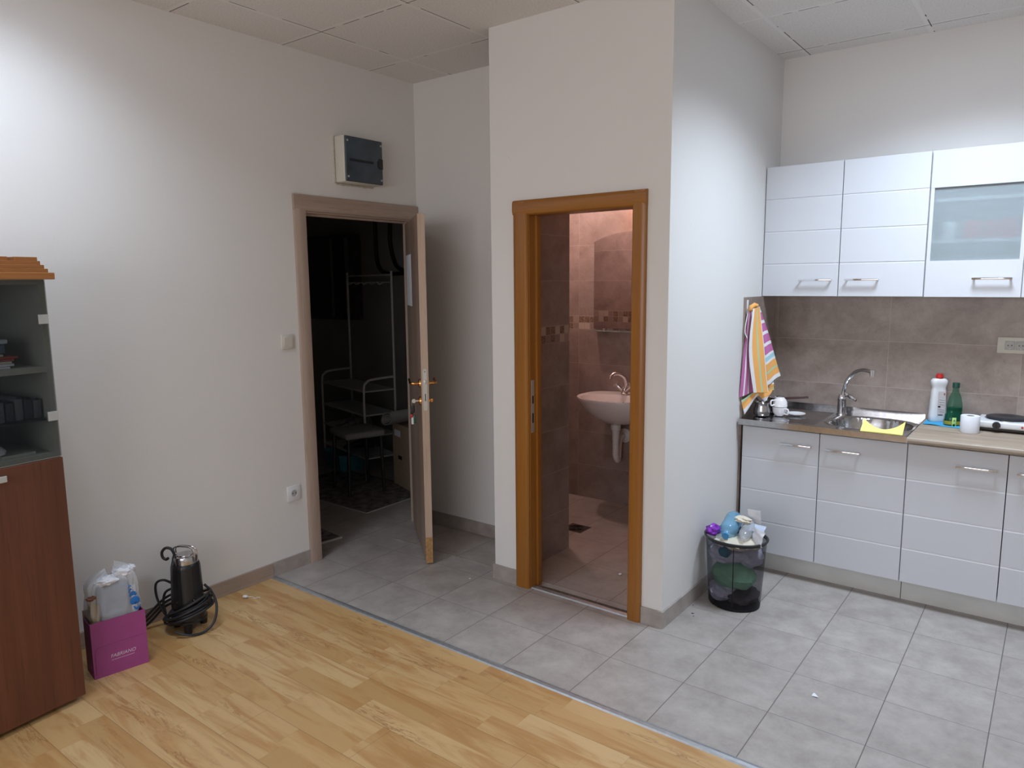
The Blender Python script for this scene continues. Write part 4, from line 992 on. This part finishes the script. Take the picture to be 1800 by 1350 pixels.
for q in range(3):
    pts = bez([(-.068, .01, .165-.022*q), (-.12, .005, .135-.02*q), (-.17, -.015, .085-.022*q), (-.20, -.035, .052-.019*q)], 6); tube(b, pts, .0058, 8)
obj('wound_cable', b, 'rubber', pu)

# ================================================================== WASTE BIN AND RUBBISH
bn = thing('waste_bin', 'black see-through plastic waste bin full of rubbish', 'bin', (2.150, .462, 0), -.2)
b = new(); PR = [(.0, .004), (.116, .004), (.122, .0), (.127, .006), (.148, .330), (.150, .338), (.156, .340), (.157, .346), (.150, .349), (.144, .342), (.123, .012), (.0, .012)]
lathe(b, PR[4:10], 56, sy=.90, cap=False); obj('rim', b, 'black', bn)
b = new(); lathe(b, [(.122, .0), (.127, .006), (.1478, .330)], 56, sy=.90, cap=False); obj('wall', b, 'basket', bn)
b = new(); lathe(b, [(0, 0), (.122, 0), (.1275, .012), (.1215, .012), (0, .008)], 56, sy=.90); obj('base', b, 'black', bn)
sm_ = obj('seam', B(-.002, .002, -.1150, -.1125, .02, .32), 'black', bn, 0)
for v in sm_.data.vertices:
    v.co.y -= (v.co.z-.02)*.060; v.co = Matrix.Rotation(.45, 3, 'Z') @ v.co; v.co.y *= .96
def rub(name, f, nu, nv, mat, label, cat, th=.001, loc=(2.150, .462, 0), rz=-.2):
    return single(name, sheet(new(), f, nu, nv, th), mat, label, cat, loc, rz, smooth=25)
def crump(cx_, cy_, cz_, w_, h, seed, bend=.5, ang=0., tilt=0., amp=.010):
    r = random.Random(seed); ph = [r.random()*6 for _ in range(6)]
    def f(u, v):
        x = (u-.5)*w_; z = (v-.5)*h; y = bend*x*x*4+amp*math.sin(7*u+ph[0])*math.cos(5*v+ph[1])+amp*.6*math.sin(13*v+ph[2]+4*u)
        z, y = z*math.cos(tilt)-y*math.sin(tilt), z*math.sin(tilt)+y*math.cos(tilt)
        return Vector((cx_+x*math.cos(ang)-y*math.sin(ang), cy_+x*math.sin(ang)+y*math.cos(ang), cz_+z))
    return f
def blobthing(name, c, rad, amp, seed, mat, label, cat, sub=3, loc=(2.150, .462, 0), rz=-.2):
    r = random.Random(seed); b = new(); bmesh.ops.create_icosphere(b, subdivisions=sub, radius=1)
    ph = [r.random()*6 for _ in range(6)]
    for v in b.verts:
        p = v.co.normalized(); k = 1+amp*(math.sin(4*p.x+ph[0])*math.cos(5*p.y+ph[1])+.6*math.sin(9*p.z+ph[2]+5*p.x)+.5*(r.random()-.5)); v.co = Vector((c[0]+p.x*rad[0]*k, c[1]+p.y*rad[1]*k, c[2]+p.z*rad[2]*k))
    return single(name, b, mat, label, cat, loc, rz, smooth=20)
M['greenbag'] = plain('pale_green_bag', (.26, .50, .32), .5, var=.1, scale=15); M['lightfilm'] = plain('pale_lilac_film', (.55, .53, .62), .5, var=.15, scale=20); M['violet'] = plain('violet_wrapper', (.20, .03, .38), .3, var=.5, scale=35); M['darkrub'] = plain('dark_rubbish', (.06, .045, .05), .7, var=.4, scale=20); M['teal2'] = plain('teal_wrapper', (.03, .14, .20), .5)
blobthing('green_bag', (.008, -.018, .155), (.112, .092, .070), .06, 1, 'greenbag', 'pale green plastic bag seen through the bin wall', 'bag')
blobthing('crumpled_film', (-.030, -.010, .255), (.102, .100, .050), .10, 2, 'lightfilm', 'crumpled pale lilac film inside the bin above the green bag', 'rubbish')
blobthing('crumpled_film', (.075, .020, .255), (.050, .070, .050), .10, 6, 'lightfilm', 'second crumpled pale film at the right inside the bin', 'rubbish')
blobthing('crumpled_sheet', (-.040, -.035, .066), (.072, .072, .046), .14, 3, 'lightfilm', 'crumpled grey sheet at the bottom left of the bin', 'rubbish')
blobthing('dark_packet', (.048, .005, .052), (.062, .090, .040), .12, 4, 'darkrub', 'dark packet at the bottom right of the bin', 'rubbish')
blobthing('teal_wrapper', (-.005, -.095, .285), (.030, .018, .028), .12, 5, 'teal2', 'dark teal wrapper pressed against the bin front', 'rubbish')
blobthing('cream_paper', (.02, -.03, .325), (.110, .092, .026), .16, 6, 'cream', 'cream paper lining the top of the bin under the bottles', 'paper')
blobthing('violet_wrapper', (-.110, -.030, .355), (.030, .040, .030), .16, 8, 'violet', 'shiny violet wrapper at the left rim of the bin', 'wrapper')
def bottle_lie(name, label, p0, p1, R, mat, capmat=None):
    p0 = Vector(p0); p1 = Vector(p1); L = (p1-p0).length; t = thing(name, label, 'bottle', (2.150, .462, 0), -.2)
    prof = [(0, R*.5), (.04, R*.9), (.10, R), (.3, R*1.0), (.36, R*.95), (.42, R), (.66, R), (.80, R*.86), (.90, R*.55), (.95, R*.36), (1., R*.36)]
    b = new(); tube(b, [p0+(p1-p0)*a for a, r in prof], [r for a, r in prof], 28); obj('body', b, mat, t, 50)
    if capmat: b = new(); tube(b, [p0+(p1-p0)*1.0, p0+(p1-p0)*1.06], R*.40, 20); obj('neck_ring', b, capmat, t)
    return t
M['bluering'] = plain('blue_neck_ring', (.08, .30, .58), .3)
bottle_lie('plastic_bottle', 'pale blue plastic bottle pointing out of the bin', (-.060, .085, .405), (-.005, -.085, .368), .043, 'bluebot', 'bluering')
bottle_lie('plastic_bottle', 'clear plastic bottle beside the pale blue one in the bin', (.030, .075, .395), (.075, -.070, .362), .030, 'clear')
rub('paper_scrap', crump(.045, .085, .430, .062, .085, 3, .3, .3, -.25, .003), 10, 10, 'paper', 'white paper slip sticking up highest from the bin', 'paper')
rub('paper_scrap', crump(.118, -.012, .372, .085, .075, 5, .8, -.5, .15, .004), 10, 10, 'paper', 'white paper sheet leaning on the right rim of the bin', 'paper')
blobthing('paper_tissue', (.018, .030, .425), (.042, .030, .014), .28, 11, 'cream', 'cream crumpled tissue on top of the rubbish', 'tissue')
rub('printed_leaflet', crump(.072, .050, .392, .095, .045, 9, .3, .1, 1.0, .002), 8, 6, 'pbl', 'pale blue leaflet lying behind the clear bottle in the bin', 'leaflet')

# bits on the floor
single('paper_scrap', sheet(new(), lambda u, v: Vector((.026*u*(1-.8*v), .022*v, .0012+.003*u)), 4, 4, .0006), 'paper', 'tiny white triangular paper scrap on the floor tiles', 'paper', (2.690, -.170, .0005))
for (x, y, r, lab) in ((.898, -.098, .006, 'small white crumb on the tiles by the open door'), (1.529, .427, .010, 'small white crumb on the bathroom floor')):
    b = new(); bmesh.ops.create_icosphere(b, subdivisions=2, radius=r)
    for v in b.verts: v.co.z = v.co.z*.5+r*.45
    single('crumb', b, 'paper', lab, 'crumb', (x, y, .0005 if y < .1 else .002))
ep = thing('cable_end', 'white plug end with short cord on the laminate', 'cord', (.128, -.955, 0), .5)
b = new(); lathe(b, [(0, 0), (.008, .003), (.010, .014), (.007, .024), (.0, .026)], 14)
for v in b.verts: v.co = Vector((v.co.z-.02, v.co.x, v.co.y*.8+.0085))
obj('plug', b, 'whitep', ep)
b = new(); tube(b, bez([(.004, 0, .007), (.025, .012, .004), (.045, -.002, .003), (.062, .014, .003), (.07, .006, .003)], 5), .0016, 6); obj('cord', b, 'whitep', ep)
b = new()
for (x, y, r) in ((2.035, .225, .007), (2.05, .20, .004), (2.0, .31, .004)):
    lathe(b, [(r, 0), (r*.8, .0006), (0, .0008)], 12, (x, y, .0001), mod=lambda a, z: 1+.2*math.sin(3*a))
st = single('floor_stain', b, 'darkrub', 'dark spots on the tiles left of the waste bin', 'stain'); st['kind'] = 'stuff'

# ================================================================== STOREROOM THINGS
RA = math.atan2(.91-1.12, -1.06+1.85)
rk = thing('shoe_rack', 'white wire shoe rack with tall coat poles in the dark storeroom', 'rack', (-1.85, 1.12, 0), RA)
RW, RD = .815, .28
for x in (0, RW):
    b = new(); tube(b, bez([(x, 0, 0), (x, 0, .40), (x, 0, .74), (x, .025, .805), (x, .08, .825), (x, RD, .835)], 5), .010, 8); obj('side_frame', b, 'rackw', rk)
    b = new(); tube(b, [(x, RD, 0), (x, RD, 1.69)], .010, 8); obj('pole', b, 'rackw', rk)
for z in (.73, .535, .36, .18):
    b = new(); cyl(b, (0, 0, z), (RW, 0, z), .007, seg=8); cyl(b, (0, RD, z), (RW, RD, z), .007, seg=8)
    for k in range(2): cyl(b, (RW*k, 0, z), (RW*k, RD, z), .006, seg=8)
    sheet(b, lambda u, v: Vector((RW*u, RD*v, z-.018*math.sin(PI*u)*math.sin(PI*v)+.005)), 12, 5, .0015); obj('shelf', b, 'rackw', rk, 0)
b = new(); cyl(b, (0, RD, 1.66), (RW, RD, 1.66), .008, seg=8); cyl(b, (0, RD, 1.60), (RW, RD, 1.60), .005, seg=8); obj('cross_bar', b, 'rackw', rk)
for k in range(5):
    b = new(); x = .12+.14*k; tube(b, bez([(x, RD, 1.60), (x, RD-.04, 1.585), (x, RD-.06, 1.605)], 4), .004, 6); obj('hook', b, 'rackw', rk)
M['shoe'] = plain('grey_shoe', (.26, .25, .24), .8, var=.3, scale=50)
def shoe(x, y, z, rz, label, mat='shoe'):
    b = new(); P = [(0, .030, .018), (.03, .036, .030), (.09, .040, .055), (.14, .038, .075), (.20, .038, .078), (.245, .034, .070), (.262, .020, .03)]
    prev = None
    for xx, hw, hh in P:
        ring = [b.verts.new((xx, hw*math.cos(a)*(1 if math.sin(a) < .2 else .75), max(0, hh*(.5+.5*math.sin(a))) if math.sin(a) > -.9 else 0)) for a in [2*PI*k/14 for k in range(14)]]
        if prev:
            for k in range(14): b.faces.new((prev[k], prev[(k+1) % 14], ring[(k+1) % 14], ring[k]))
        else: b.faces.new(ring[::-1])
        prev = ring
    b.faces.new(prev)
    single('shoe', b, mat, label, 'shoe', (x, y, z), rz)
def rkp(u, v): return (-1.85+u*math.cos(RA)-v*math.sin(RA), 1.12+u*math.sin(RA)+v*math.cos(RA))
x, y = rkp(.20, .02); shoe(x, y, .368, RA+1.2, 'grey trainer on the middle shelf of the shoe rack')
x, y = rkp(.33, .02); shoe(x, y, .368, RA+1.3, 'grey trainer right of the other one on the middle rack shelf')
x, y = rkp(.35, .02); shoe(x, y, .188, RA+1.0, 'dark shoe on the lowest shelf of the shoe rack', 'darkrub')
cr = thing('storage_crate', 'teal plastic crate on the floor under the shoe rack', 'crate', (-1.56, 1.10, 0), RA)
b = new()
def rr(s, z): return [(x*s, y*s, z) for x, y in ((-.19, -.11), (-.17, -.13), (.17, -.13), (.19, -.11), (.19, .11), (.17, .13), (-.17, .13), (-.19, .11))]
rings = [[b.verts.new(p) for p in rr(s, z)] for s, z in ((.82, 0), (.95, .13), (1.0, .135), (1.0, .15), (.93, .15), (.80, .01))]
for a, c in zip(rings, rings[1:]):
    for k in range(8): b.faces.new((a[k], a[(k+1) % 8], c[(k+1) % 8], c[k]))
b.faces.new(rings[0][::-1]); b.faces.new(rings[-1]); obj('tub', b, 'teal', cr, 30)
b = new(); tube(b, bez([(-.19, 0, .14), (-.17, 0, .165), (-.08, 0, .172), (.08, 0, .172), (.17, 0, .165), (.19, 0, .14)], 5), .008, 8); obj('handle', b, 'teal', cr)
ch = thing('chair', 'grey padded chair with black legs beside the shoe rack in the dark', 'chair', (-.905, .705, 0), RA-.05)
b = new(); box(b, -.17, .17, -.17, .15, .440, .490, bev=.02, seg=3); obj('seat', b, 'felt', ch)
for sx_ in (-.14, .14):
    for sy_ in (-.14, .12): b = new(); cyl(b, (sx_*1.08, sy_*1.08, 0), (sx_, sy_, .445), .012, .014, 10); obj('leg', b, 'black', ch)
cb = thing('cardboard_box', 'tall brown cardboard box inside the dark storeroom', 'box', (-.60, 1.07, 0), -.35)
b = new(); box(b, -.20, .20, -.15, .15, 0, .50, bev=.003); obj('carton', b, 'kraft', cb, 0)
obj('tape_label', B(-.16, -.05, -.1515, -.1502, .40, .45), 'paper', cb, 0, label='white label'); b = new(); box(b, -.10, -.03, -.1512, -.1502, .22, .25, bev=.0003); obj('hand_hole', b, 'black', cb, 0)
b = new(); pts = []
for i in range(60):
    a = i/60*2*PI*2.1; R = .035+.0085*i/10*1.1; pts.append((R*math.cos(a), R*.62*math.sin(a)))
def rollf(u, v):
    i = u*59; k = min(58, int(i)); f = i-k; X = pts[k][0]*(1-f)+pts[k+1][0]*f; Z = pts[k][1]*(1-f)+pts[k+1][1]*f
    return Vector((X*math.cos(.5)-Z*math.sin(.5), -.20+.40*v, X*math.sin(.5)+Z*math.cos(.5)+.075))
sheet(b, rollf, 59, 4, .005); single('rolled_mat', b, 'felt', 'rolled grey mat lying on the cardboard box and chair', 'mat', (-.66, .99, .503), -.1)
fm = thing('floor_mat', 'large patterned mat with pale border on the storeroom floor', 'mat', (-.42, .335, 0), 0)
obj('pile', B(-1.10, -.006, .006, .70, .0002, .005), 'mat', fm, 0); b = new(); box(b, -1.11, 0, 0, .006, .0002, .006); box(b, -.006, 0, .006, .71, .0002, .006); obj('border', b, 'matedge', fm, 0)
dm = thing('door_mat', 'dark coir doormat just inside the storeroom doorway', 'mat', (-.170, -.085, 0), -.12)
obj('pile', B(-.62, -.008, -.28, -.008, .0002, .010), 'mat', dm, 0); b = new(); box(b, -.62, 0, -.008, 0, .0002, .011); box(b, -.008, 0, -.28, -.008, .0002, .011); obj('border', b, 'matedge', dm, 0)
pc = thing('wall_cabinet', 'dark framed cabinet on the storeroom back wall above the rack', 'cabinet', (-2.35, 1.749, 0))
b = new(); box(b, -.36, .36, -.10, 0, 1.25, 2.05, bev=.005); obj('case', b, 'darkrub', pc, 0); obj('door_panel', B(.08, .24, -.112, -.101, 1.28, 2.02), 'black', pc, 0); b = new(); box(b, .25, .29, -.112, -.101, 1.28, 2.02); box(b, .04, .07, -.112, -.101, 1.28, 2.02); obj('frame_strip', b, 'greyin', pc, 0)
pp = single('wall_pipe', tube(tube(new(), bez([(-1.75, 1.72, 2.25), (-1.75, 1.72, 1.9), (-1.72, 1.72, 1.74), (-1.60, 1.72, 1.68), (-1.35, 1.72, 1.68)], 6), .018, 10), bez([(-1.55, 1.72, 2.20), (-1.56, 1.72, 1.95), (-1.50, 1.72, 1.76), (-1.40, 1.72, 1.70)], 6), .018, 10), 'black', 'black bent water pipes on the storeroom back wall', 'pipe')
